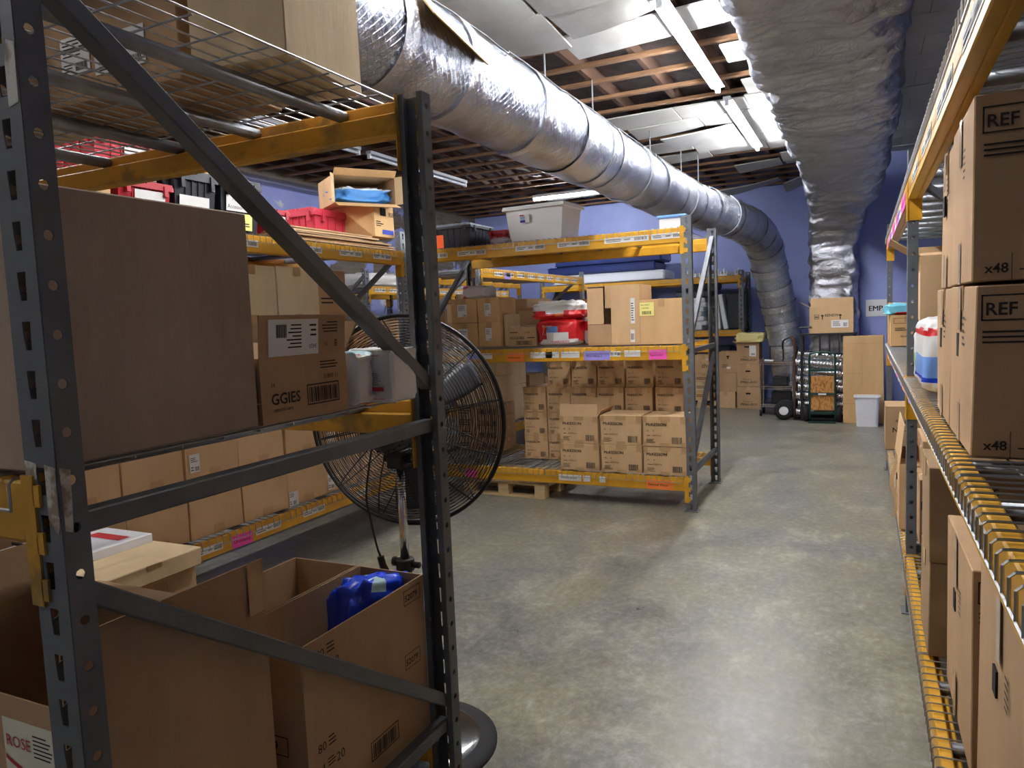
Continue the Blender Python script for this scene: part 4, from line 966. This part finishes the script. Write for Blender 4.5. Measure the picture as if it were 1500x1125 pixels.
# top of the middle rack
zt=2.206
CLR=mat('frosted clear plastic',(248,251,254),.35,alpha=.88); CLRB=mat('translucent blue plastic',(120,170,235),.3,alpha=.8)
tb=thing('storage_tub','large clear plastic tub with white lid on top of the middle rack','tub',(-2.53,6.02,zt),-.06)
b=MB(); w,d,h=.56,.40,.30; lo=[(-w*.43,-d*.42,0),(w*.43,-d*.42,0),(w*.43,d*.42,0),(-w*.43,d*.42,0)]; hi=[(-w*.49,-d*.48,h),(w*.49,-d*.48,h),(w*.49,d*.48,h),(-w*.49,d*.48,h)]
b.add(lo+hi,[(3,2,1,0),(0,1,5,4),(1,2,6,5),(2,3,7,6),(3,0,4,7)]); o=b.build('tub',CLR,tb); md=o.modifiers.new('t','SOLIDIFY'); md.thickness=.003
b=MB(); b.box(-w/2-.012,-d/2-.012,h-.005,w/2+.012,d/2+.012,h+.012); b.box(-w/2-.016,-d/2-.016,h-.022,w/2+.016,d/2+.016,h-.004); b.box(-w*.42,-d*.4,h+.012,w*.42,d*.4,h+.02); b.build('lid',WHITEP,tb,bevel=.003)
sheet('paper_label',tb,T(0,-d*.45,0)@Rx(.12)@Rx(PI/2),-.13,.165,.095,.075,[])
b=MB(); G=T(0,-d*.45,0)@Rx(.12)@Rx(PI/2)@T(0,0,.0025); put(b,G,'fill',-.125,.17,.05,.02); b.mi=1; put(b,G,'fill',-.125,.225,.04,.01); b.mi=2; put(b,G,'fill',-.125,.195,.05,.028); ink([c for c in tb.children if c.name.startswith('paper_label')][0],b,[BLUEINK,REDINK,mat('pale blue print',(150,180,215),.6)])
for k in range(4):
    pack('tubing_bag','wad of clear tubing in the large clear tub, %s'%['left front','right front','left rear','right rear'][k],'tubing',(-2.53+(-.11,.11)[k%2],6.02+(-.07,.08)[k//2],zt+.006),.21,.13,.17,lambda x,y,z:0,[mat('crumpled tubing plastic',(206,210,208),.3,bump=.9,bscale=25)],.2*k,e=.8,wr=.03,seed=30+k,group='wads of tubing in the clear tub',n=16)
sb=thing('storage_tub','small clear tub with blue lid at the right end above the middle rack','tub',(-1.36,5.9,zt))
b=MB(); b.box(-.10,-.09,0,.10,.09,.085); b.build('tub',CLR,sb,bevel=.006)
b=MB(); b.box(-.115,-.105,.085,.115,.105,.108); b.build('lid',CLRB,sb,bevel=.005)
tote('black tote with grey ribbed lid on top of the middle rack, far left',(-3.37,6.05,zt),.44,.46,.225,BLKT,lidm=GRYT)
tote('small red tote right of the black tote above the middle rack',(-2.98,6.2,zt),.2,.36,.155,REDP,lid=True)
b=MB(); b.box(-.055,-.002,0,.055,.002,.115); tag(b.build('card',mat('orange card',(255,108,48),.6),None,(-3.42,5.70,zt)),'bright orange card standing on the top beam of the middle rack','card')
pack('plastic_bag','flat clear plastic bag beside the clear tub above the middle rack','bag',(-2.86,5.95,zt),.16,.3,.06,lambda x,y,z:0,[CLEAR],0,e=.6,wr=.02,seed=33,n=14)
# pallets below the middle rack
def pallet(label,x,y,rz=0,L_=1.0,W=.8):
    root=thing('wooden_pallet',label,'pallet',(x,y,0),rz)
    for k in range(3):
        b=MB(); yy=(-W/2+.045,0,W/2-.045)[k]; b.box(-L_/2,yy-.045,0,L_/2,yy+.045,.016); b.build('bottom_board',WOODR,root)
        for xx in (-L_/2+.05,0,L_/2-.05):
            b=MB(); b.box(xx-.05,yy-.045,.016,xx+.05,yy+.045,.095); b.build('block',WOODR,root,bevel=.002)
    for k in range(3):
        b=MB(); xx=(-L_/2+.05,0,L_/2-.05)[k]; b.box(xx-.05,-W/2,.095,xx+.05,W/2,.112); b.build('stringer',WOODR,root)
    for k in range(7):
        b=MB(); yy=-W/2+.05+(W-.1)*k/6; b.box(-L_/2,yy-.045,.112,L_/2,yy+.045,.128); b.build('deck_board',WOODR,root)
    return root
pallet('pale wooden pallet on the floor under the middle rack',-2.86,6.06,-.05,.82,.72)
# ---------------------------------------------------------------- rack behind the middle one
for k,(ya,yb,z,h,lb) in enumerate([(8.0,8.5,.347,.42,'lower'),(8.0,8.5,.769,.36,'upper')]):
    ff('pale carton with a green dot, %s of two on the rack behind the middle rack'%lb,-4.2,-3.78,ya-.25,yb-.25,z,h,side='F',txt=('SIZE','FF 97'))
for k,(ya,yb,h,tn,lb) in enumerate([(8.4,9.2,.55,'brown','wide brown carton'),(9.25,9.75,.48,'dark','dark brown carton'),(7.45,7.7,.5,'tan','tan upright carton')]):
    carton(lb+' on the middle shelf of the rack behind the middle rack',-4.4,-3.8,ya,yb,1.257,1.257+h,tn,prints=[('R','lines',.1,.1,.2,.06,2),('F','lines',.1,.1,.2,.06,2)])
for k in range(3): carton('brown carton on the low shelf of the rack behind the middle rack, %s along'%NTH[k],-4.35,-3.8,8.4+.5*k,8.85+.5*k,.347,.347+.5-.06*k,'brown')
# far left rack things
for k in range(4): pack('plastic_bag','white plastic wrapped bundle on the far left rack top shelf, %s from near end'%NTH[k],'bundle',(-5.6,7.6+.85*k,2.03),.5,.7,.16+.04*(k%2),lambda x,y,z:0,[CLEAR if k%2 else WPL],0,e=.4,wr=.03,seed=40+k,n=14,group='plastic bundles on the far left rack')
for k in range(4): carton('carton on the middle shelf of the far left rack, %s from near end'%NTH[k],-5.9,-5.35,7.4+.8*k,8.0+.8*k,1.207,1.207+.4+.05*(k%3),['brown','tan','dark','brown'][k])
# ---------------------------------------------------------------- back rack and far end
NAVY=mat('navy vinyl',(34,46,96),.35,bump=.2,bscale=8)
zf=2.126
def mattress(label,x0,x1,z,h,m,film=None):
    b=MB(); w=x1-x0; b.box(-w/2,-.36,0,w/2,.36,h); o=b.build('mattress',m,None,((x0+x1)/2,12.82,z),random.uniform(-.015,.015),bevel=.03); tag(o,label,'mattress')
    p=MB(); 
    for zz in (.02,h-.02): p.tube([(-w/2-.002,-.362,zz),(w/2+.002,-.362,zz)],.006,6)
    p.build('piping',m,o); return o
mattress('white mattress in clear film, lowest of the stack on the back rack',-5.1,-3.05,zf,.17,mat('film wrapped mattress',(214,220,232),.22,bump=.7,bscale=9))
mattress('navy vinyl mattress in the middle of the stack on the back rack',-5.2,-3.2,zf+.172,.15,NAVY)
mattress('navy vinyl mattress on top of the stack on the back rack',-5.05,-3.1,zf+.324,.17,NAVY)
for k in range(6):
    b=MB(); b.box(-.06,-.3,0,.06,.3,.03); b.box(-.06,-.3,.03,-.045,.3,.07); b.box(.045,-.3,.03,.06,.3,.07); b.cyl((0,-.27,.03),(0,-.27,.12),.015,8)
    o=b.build('plastic_bracket',WHITEP,None,(-2.72+.17*k,12.8,zf),random.uniform(-.2,.2)); tag(o,'white plastic bracket on the back rack top, %s from the left'%NTH[k],'bracket','white plastic brackets on the back rack')
STY=mat('white foam board',(228,236,242),.6,var=.04,vscale=20); DKF=mat('dark grey foam',(66,72,78),.8)
zg=1.246
for k in range(7):
    b=MB(); b.box(-.42,-.3,0,.42,.3,.075); o=b.build('foam_board',STY,None,(-2.83+random.uniform(-.04,.04),12.8,zg+.16+.077*k if False else zg+.077*k),random.uniform(-.05,.05),bevel=.008)
    tag(o,'white foam board, %s from bottom of the stack on the back rack'%['first','second','third','fourth','fifth','sixth','seventh'][k],'foam board','foam boards on the back rack')
for k in range(3):
    b=MB(); vs=[]
    b.box(-.012-.012*k,-.28,0,.012+.012*k,.28,.5+.04*k); o=b.build('foam_sheet',STY,None,(-2.3+.13*k,12.75,zg+.004),.1-.08*k,bevel=.006); o.rotation_euler=(0,-.06-.1*(k==2),.1-.08*k)
    tag(o,'upright white foam panel leaning on the back rack, %s from the left'%NTH[k],'foam panel','upright foam panels')
b=MB(); b.box(-.16,-.3,0,.16,.3,.6); o=b.build('foam_block',DKF,None,(-1.97+.02,12.85,zg),.2,bevel=.02); tag(o,'dark grey foam block at the right end of the back rack','foam block')
for k in range(2):
    b=MB(); b.box(-.3,-.3,0,.3,.3,.13); o=b.build('foam_block',DKF,None,(-2.6+.1*k,12.8,zg+.54+.132*k),.06*k,bevel=.03); tag(o,'dark grey foam slab lying on the foam board stack, %s'%['lower one','upper one'][k],'foam block')
for k in range(4): carton('carton on the back rack behind the middle rack cartons, %s from left'%NTH[k],-5.1+.5*k,-4.65+.5*k,12.5,12.95,zg,zg+.5-.05*k,['brown','dark','tan','brown'][k])
b=MB(); b.box(-1.6,-.3,0,1.6,.3,.95); tag(b.build('tarp_bundle',mat('navy tarpaulin',(24,28,52),.6,bump=.5,bscale=5),None,(-3.6,12.95,.0),0,bevel=.04),'dark navy tarpaulin covered bundle under the back rack','bundle')
# floor stacks by the back rack
PF=[('F','text','PFNG-0131',.055,.05,.052),('F','text','4 bags of 16',.09,.105,.026)]
for k in range(3):
    h=.352
    if k<2: carton('brown carton with small hand hole, %s of the stack left of the wire cart'%['bottom','middle'][k],-1.815,-1.47,11.95,12.35,k*h,k*h+h-.003,'brown',prints=PF,hole=[('F',.17,.24,.07,.025)],group='stack of three printed cartons')
    else: carton('open top carton under a yellow foam pad, left of the wire cart',-1.81,-1.475,11.95,12.35,k*h,k*h+h-.02,'brown',prints=PF,opened={'R':62,'F':80,'L':75},fl={'R':.18,'F':.07,'L':.08},labels=[('F',.19,.12,.1,.17,[('bars',.03,.02,.05,.03)])],hole=[('F',.15,.27,.07,.02)],group='stack of three printed cartons')
pack('foam_pad','pale yellow foam pad lying on the open top carton','foam pad',(-1.62,12.12,1.037),.42,.34,.15,lambda x,y,z:0,[mat('yellow foam',(240,228,160),.8,bump=.4)],0,e=.35,wr=.02,seed=50,n=18)
carton('small carton, bottom of the stack beside the printed cartons',-2.15,-1.85,12.0,12.36,0,.26,'tan')
carton('wide open carton in the middle of the floor stack near the back rack',-2.15,-1.83,12.0,12.37,.263,.56,'brown',opened={'F':-88,'B':-88},fl=.15)
carton('carton with black up arrow, top of the floor stack near the back rack',-2.10,-1.82,12.02,12.37,.566,.9,'brown',prints=[('F','fill',.13,.22,.02,.05),('F','fill',.115,.25,.05,.02),('F','lines',.05,.08,.1,.06,3)],labels=[('F',.12,.06,.06,.035,[])])
carton('carton with delivery logo, upper one beside the middle rack post',-2.5,-2.19,12.02,12.36,.556,.85,'tan',prints=[('F','text','dhv',.12,.09,.1)],labels=[('F',.2,.21,.08,.03,[])])
for k in range(3): carton('flat wrapped carton under the logo carton, %s from bottom'%NTH[k],-2.5,-2.18,12.02,12.36,.13+.142*k,.27+.142*k,['gold','pale','tan'][k],prints=[('F','lines',.03,.04,.2,.05,2)],group='flat wrapped cartons by the back rack')
pallet('dark low pallet under the flat wrapped cartons',-2.4,12.2,0,.5,.36)
# wire utility cart
ct=thing('utility_cart','three shelf wire utility cart on castors by the leaning foil duct','cart',(-1.14,11.32,0))
for sx in (-1,1):
    for sy in (-1,1):
        b=MB(); b.cyl((sx*.22,sy*.17,.09),(sx*.22,sy*.17,.83 if sx<0 else .86),.0125,10)
        for k in range(14): b.cyl((sx*.22,sy*.17,.12+.05*k),(sx*.22,sy*.17,.125+.05*k),.0138,10)
        b.build('post',CHROME,ct,smooth=False)
        b=MB(); b.cyl((sx*.22-.014,sy*.17,.05),(sx*.22+.014,sy*.17,.05),.05,18); b.build('castor',RUBBER,ct)
        b=MB(); b.box(sx*.22-.02,sy*.17-.02,.07,sx*.22+.02,sy*.17+.02,.104); b.build('castor_fork',GALVC,ct)
for z in (.17,.43,.785):
    b=MB()
    for k in range(24): b.bar((-.22+.44*k/23,-.17,z),(-.22+.44*k/23,.17,z),.004,.004)
    for sy in (-1,1):
        for dz in (0,-.03): b.bar((-.235,sy*.185,z+dz),(.235,sy*.185,z+dz),.008,.008)
    for sx in (-1,1):
        for dz in (0,-.03): b.bar((sx*.235,-.185,z+dz),(sx*.235,.185,z+dz),.008,.008)
    if z<.7: b.box(-.22,-.16,z+.003,.22,.16,z+.009)
    b.build('wire_shelf',CHROME,ct)
b=MB(); b.tube(smooth_path([(.22,-.17,.8),(.26,-.17,.95),(.24,-.17,1.0)],.03),.012,8); b.tube(smooth_path([(.22,.17,.8),(.26,.17,.95),(.24,.17,1.0)],.03),.012,8); b.cyl((.24,-.18,1.0),(.24,.18,1.0),.012,8); b.build('handle',BLACK,ct,smooth=True)
b=MB(); b.box(-.10,-.12,0,.10,.12,.13); tag(b.build('black_case',BLACKP,None,(-1.1,11.34,.441),0,bevel=.01),'black plastic case on the middle shelf of the wire cart','case')
b=MB(); b.box(-.14,-.12,0,.14,.12,.17); tag(b.build('black_crate',BLACKP,None,(-1.08,11.34,.181),0,bevel=.01),'black crate on the bottom shelf of the wire cart','crate')
b=MB(); fr=[(-.12,-.0,.0),(-.12,0,.2),(.06,0,.2),(.06,0,0)]; b.tube(fr,.012,6); b.cyl((-.12,-.06,.0),(-.12,.06,0),.012,6); b.cyl((.06,-.06,.0),(.06,.06,0),.012,6)
tag(b.build('black_bracket',BLACK,None,(-1.13,11.4,.802)),'black wire frame standing on top of the wire cart','frame')
b=MB(); b.box(-.06,-.05,0,.06,.05,.015,Ry(.08)); tag(b.build('paper_roll',PAPER,None,(-1.26,11.3,.795)),'white folded cloth on the left of the wire cart top','cloth')
# side-on hand truck
ht=thing('hand_truck','brown and black hand truck seen side on with two fat black tyres','hand truck',(-.98,10.92,0))
for s in (-1,1):
    b=MB(); M=T(-.03,.12*s,.13)@Rx(PI/2); b.lathe([(.062,-.035),(.10,-.04),(.128,-.025),(.13,0),(.128,.025),(.10,.04),(.062,.035)],32,M,cap=False); b.build('tyre',RUBBER,ht,smooth=True)
    b=MB(); b.lathe([(.0,-.03),(.06,-.03),(.066,-.02),(.066,.02),(.06,.03),(0,.03)],24,M,cap=False); b.lathe([(.0,-.045),(.02,-.045),(.02,.045),(0,.045)],12,M,cap=False); b.build('wheel_rim',WHITEP,ht,smooth=False)
    b=MB(); b.tube(smooth_path([(.10,.1*s,.03),(.11,.1*s,.4),(.11,.1*s,.8),(.105,.1*s,1.08),(.06,.09*s,1.15)],.05),.014,8); b.build('rail',mat('rusty brown paint',(78,52,40),.6),ht,smooth=True)
b=MB(); b.tube(smooth_path([(.06,-.09,1.15),(-.04,-.06,1.10),(-.05,0,.98),(-.04,.06,1.1),(.06,.09,1.15)],.03),.010,8); b.build('handle',BLACK,ht,smooth=True)
b=MB(); b.cyl((-.03,-.16,.13),(-.03,.16,.13),.012,10); b.build('axle',GALVC,ht)
b=MB(); b.box(.09,-.14,.0,.2,.14,.008); b.build('toe_plate',BLACK,ht)
for z in (.25,.6,.95):
    b=MB(); b.cyl((.11,-.1,z),(.11,.1,z),.009,8); b.build('crossbar',BLACK,ht)
# black frame with spiral ducts and the box on top
bf=thing('black_rack','black steel frame holding short lengths of silver flexible duct','rack',(-.44,10.88,0))
for sx in (-1,1):
    for sy in (-1,1):
        b=MB(); b.box(sx*.33-.016,sy*.12-.016,0,sx*.33+.016,sy*.12+.016,1.17); b.build('post',BLACK,bf)
b=MB(); b.box(-.36,-.15,1.17,.36,.15,1.195); b.build('top_shelf',BLACK,bf)
b=MB(); b.box(-.35,-.15,.02,.35,.15,.04); b.build('bottom_shelf',BLACK,bf)
b=MB(); b.tube([(-.33,-.12,1.195),(-.36,-.12,1.28),(-.2,-.12,1.28)],.012,8); b.build('handle',BLACK,bf)
for k in range(3):
    b=MB(); x=-.1+.12*k; b.box(x-.012,-.14,.9,x+.012,-.125,1.17); b.build('hanging_strap',BLACK,bf)
FLEX=mat('silver flexible duct foil',(214,216,220),.22,1.0,bump=.15,bscale=40)
for k in range(8):
    b=MB(); P=[];R_=[]; z=.105+.116*k
    n=60
    for i in range(n+1):
        x=-.42+.62*i/n; P.append((x,0,-.06*(i/n)*(1 if k>3 else .2))); R_.append(.055+.004*math.sin(i*1.6))
    b.tube(P,R_,14); o=b.build('flexible_duct',FLEX,None,(-.44+.03*(k%2),10.88,z),0,smooth=True)
    tag(o,'short silver flexible duct lying in the black frame, %s from bottom'%['first','second','third','fourth','fifth','sixth','seventh','eighth'][k],'flexible duct','flexible ducts in the black frame')
o=carton('open carton with up arrows and white label, on top of the black frame',-.67,-.13,10.77,10.98,1.197,1.55,'tan',opened={'L':60,'B':10},fl={'L':.14,'B':.12},prints=[('F','text','RENEW',.19,.22,.05),('F','fill',.155,.18,.012,.07),('F','fill',.143,.225,.036,.016),('F','fill',.375,.18,.012,.07),('F','fill',.363,.225,.036,.016),('F','rect',.06,.19,.06,.06,.006),('F','fill',.07,.21,.04,.015)],labels=[('F',.27,.07,.21,.1,[('lines',.02,.02,.11,.07,4),('bars',.15,.015,.045,.05)])])
# green hand truck with chipboard
gt=thing('hand_truck','dark green upright hand truck with a chipboard panel','hand truck',(-.51,10.68,0))
for s in (-1,1):
    b=MB(); b.tube(smooth_path([(s*.16,0,.02),(s*.16,0,.5),(s*.16,0,.85),(s*.15,0,.92),(s*.1,0,.94),(0,0,.94)],.04),.014,8); b.build('rail',GREENP,gt,smooth=True)
    b=MB(); b.lathe([(.03,-.03),(.085,-.032),(.105,-.015),(.105,.015),(.085,.032),(.03,.03)],24,T(s*.205,.02,.106)@Ry(PI/2),cap=True); b.build('wheel',RUBBER,gt,smooth=True)
for z in (.12,.38,.7):
    b=MB(); b.bar((-.16,0,z),(.16,0,z),.02,.03); b.build('crossbar',GREENP,gt)
b=MB(); b.cyl((-.23,.02,.106),(.23,.02,.106),.011,8); b.build('axle',GREENP,gt)
b=MB(); b.box(-.17,-.16,.0,.17,.0,.012); b.build('toe_plate',GREENP,gt)
OSB=mat('strand board',(196,140,74),.7,c2=(150,98,44),vscale=16,stretch=(3,3,1.2),bump=.3)
b=MB(); b.box(-.15,.016,.16,.15,.03,.62); b.build('chipboard_panel',OSB,gt)
b=MB(); b.box(-.05,-.017,.368,.05,-.0155,.39); b.build('maker_plate',PAPER,gt)
# folded sheet, bin, sign
r=carton('tall folded carton leaning upright between the green hand truck and the white bin',-.255,.23,10.62,10.76,0,1.15,'gold',tape=False,jit=.006)
b=MB(); F=face_frame('F',.485,.14,1.15,.0072); put(b,F,'fill',.23,.5,.0025,.42); put(b,F,'fill',0,.26,.23,.003); put(b,F,'fill',0,.66,.23,.003); put(b,F,'fill',0,1.05,.485,.002); ink(r,b,KR['dark'])
bn=thing('waste_bin','white plastic waste bin on the floor at the far end of the aisle','bin',(.035,10.42,0))
b=MB(); n=4
def rr_(w,d,z,q=6): 
    out=[]; r=.04
    for cx,cy,a0 in ((w-r,d-r,0),(-w+r,d-r,PI/2),(-w+r,-d+r,PI),(w-r,-d+r,1.5*PI)):
        for k in range(q+1): a=a0+PI/2*k/q; out.append((cx+r*math.cos(a),cy+r*math.sin(a),z))
    return out
L0,L1,L2,L3=rr_(.125,.095,0),rr_(.145,.115,.375),rr_(.158,.128,.375),rr_(.158,.128,.39); I1=rr_(.138,.108,.39); I0=rr_(.12,.09,.012); m=len(L0)
b.add(L0+L1+L2+L3+I1+I0,[tuple(range(m-1,-1,-1))]+[(r_*m+k,r_*m+(k+1)%m,(r_+1)*m+(k+1)%m,(r_+1)*m+k) for r_ in range(5) for k in range(m)]+[tuple(5*m+k for k in range(m))])
b.build('bin_body',WHITEP,bn,smooth=False)
sg_=MB(); sg_.box(-.14,-.002,-.115,.14,0,.115); s_=sg_.build('paper_sign',PAPER,None,(.16,11.398,1.505)); tag(s_,'white paper sign in a clear sleeve taped to the blue far wall','sign')
b=MB(); put(b,T(-.14,-.0028,-.115)@Rx(PI/2),'text','EMP',.03,.075,.1); ink(s_,b,INK)
# ---------------------------------------------------------------- right rack
zd=.307; zd1=1.197
def ref(lb,x0,x1,y0,y1,z,h,hole=True):
    w,d=x1-x0,y1-y0
    o=carton(lb,x0,x1,y0,y1,z,z+h,'brown',prints=[('F','rect',.012,h-.083,.088,.058,.0035),('F','text','REF',.019,h-.07,.039),('F','text','6',.115,h-.078,.06),('F','lines',.015,h-.135,.2,.035,3),('F','text','x48',.02,.018,.03),('F','lines',.085,.02,.2,.008,1),('F','fill',.07,.0,.0015,.06),
        ('L','lines',d*.55,h*.62,.05,.08,5)],hole=[('L',d*.36,h*.62,.045,.06)] if hole else None,group='large cartons with boxed print on the right rack',jit=.005)
    b=MB(); F=face_frame('L',w,d,h,.006); put(b,F,'fill',d*.40,.0,.05,h*.25); put(b,F,'fill',d*.40,h*.72,.05,h*.28); ink(o,b,mat('shiny clear tape',(196,172,140),.18,spec=.8)); return o
ref('large brown carton with boxed print, lower one nearest the camera on the right',.222,.72,1.93,2.37,zd1,.39)
ref('large brown carton with boxed print, upper one nearest the camera on the right',.222,.72,1.95,2.38,zd1+.395,.405,False)
ref('large brown carton behind the near lower one on the right rack',.222,.72,2.40,2.84,zd1,.39)
ref('large brown carton behind the near upper one on the right rack',.225,.72,2.42,2.78,zd1+.395,.40)
dp=[WPL,REDF,BLUF,LBF,mat('leaf green film',(120,190,90),.3)]
pack('diaper_pack','white diaper pack with red and blue bands behind the large right rack cartons','diaper pack',(.37,3.42,zd1+.002),.34,.5,.29,lambda x,y,z:1 if (.78<z<.86) else (2 if .15<z<.30 else (3 if .30<=z<.40 else 0)),dp,0,e=.3,wr=.012,seed=61)
pack('diaper_pack','pale diaper pack with green print, just behind the blue banded one','diaper pack',(.34,3.8,zd1+.002),.26,.2,.25,lambda x,y,z:4 if (x<-.2 and .25<z<.62 and abs(y)<.6) else 0,dp,0,e=.3,wr=.012,seed=63)
carton('tall open carton with raised flap past the right rack post, middle shelf',.26,.62,4.35,4.75,zd1,1.79,'tan',opened={'L':55,'B':8,'F':-80},fl={'L':.17,'B':.07,'F':.1},hole=[('L',.25,.25,.06,.035)])
o=carton('golden carton in the far bay of the right rack, middle shelf',.2,.45,6.9,7.2,zd1,1.455,'gold',prints=[('F','rect',.02,.19,.12,.045,.003),('F','lines',.03,.13,.12,.03,2),('F','text','TROPIDOPHIN'[:8],.07,.075,.02)])
carton('pale carton standing behind the golden carton in the far bay',.19,.5,7.22,7.5,zd1,1.56,'tan')
pack('wipes_pack','light blue patterned wipes pack lying on the golden carton','wipes pack',(.33,7.05,1.457),.34,.28,.095,lambda x,y,z:1 if (.42<z<.5) else (2 if z<.3 and -.6<x<.2 else 0),[TEALF,WPL,REDF],0,e=.4,wr=.012,seed=66,n=18)
carton('carton lettered on its face, behind the right rack post, middle shelf far bay',.5,.85,5.6,6.0,zd1,1.6,'gold',prints=[('F','text','Col',.02,.2,.06)])
# bottom shelf
NU=[('F','text','4 bags/8',.075,.235,.04),('F','text','NU-0910',.05,.15,.06)]
carton('brown carton printed with bag count, far end of the right rack bottom shelf',.165,.55,7.0,7.4,zd,zd+.375,'brown',prints=NU)
carton('open carton with a raised flap against the aisle, right rack bottom shelf',.175,.5,4.5,5.1,zd,zd+.36,'tan',opened={'L':-6,'F':-88,'B':-80},fl={'L':.22,'F':.16,'B':.14},labels=[('L',.08,.06,.12,.15)],hole=[('L',.32,.24,.06,.03)])
for k,(z,h) in enumerate(((zd,.355),(zd+.358,.17),(zd+.531,.2))):
    carton('brown carton stacked just past the right rack post, %s tier'%['lowest','middle','top'][k],.255+.02*k,.75,4.28 if k else 4.16,4.46 if k==0 else 4.75,z,z+h,'brown',prints=([('F','text','4 Bags',.022,.275,.045),('F','text','NU-0910',.0,.2,.065)] if k==0 else []))
carton('taller brown carton standing between the post and the bag cartons',.56,.9,5.2,5.7,zd,1.1,'brown')
for t in (0,1):
    carton('brown carton printed with bag count, %s of two, right rack bottom shelf'%['lower','upper'][t],.205,.62,2.87,3.25,zd+t*.338,zd+t*.338+.335,'dark',prints=[('F','text','4 Bags',.07,.25,.052),('F','text','PV-0300',.085,.16,.088)],group='two bag cartons on the right rack')
ref('brown carton with hand hole and boxed print, right rack bottom shelf',.25,.70,2.14,2.72,zd,.555)
ref('brown carton with dark hand hole at the lower right corner of the photo',.262,.72,1.42,2.08,zd,.66)
carton('pale flattened carton end poking out at the bottom right',.235,.30,1.75,2.0,zd,.42,'cream',tape=False)
b=MB(); P=[]
for i in range(12): P.append(Vector((.012*math.sin(i*.9),.02*i/11,-.42*i/11+.0)))
for a,c in zip(P,P[1:]): b.bar(a,c,.006+.02*abs(math.sin(a.z*7)),.003,up=(0,1,0))
b2=b; tag(b2.build('packing_tape',mat('creased brown paper tape',(206,178,140),.6,bump=.4),None,(.158,4.75,.72)),'loose strip of brown paper tape hanging over the right rack bottom shelf','tape')
# ---------------------------------------------------------------- world and view
w=bpy.data.worlds.new('world'); S.world=w; w.use_nodes=True
w.node_tree.nodes['Background'].inputs[0].default_value=(.5,.55,.65,1); w.node_tree.nodes['Background'].inputs[1].default_value=.0
S.view_settings.view_transform='Standard'; S.view_settings.look='None'; S.view_settings.gamma=1; S.view_settings.use_curve_mapping=False
S.view_settings.exposure=2.5
try:
    S.cycles.use_denoising=True; S.cycles.max_bounces=8; S.cycles.diffuse_bounces=5; S.cycles.glossy_bounces=4
    S.cycles.sample_clamp_indirect=6
except Exception: pass
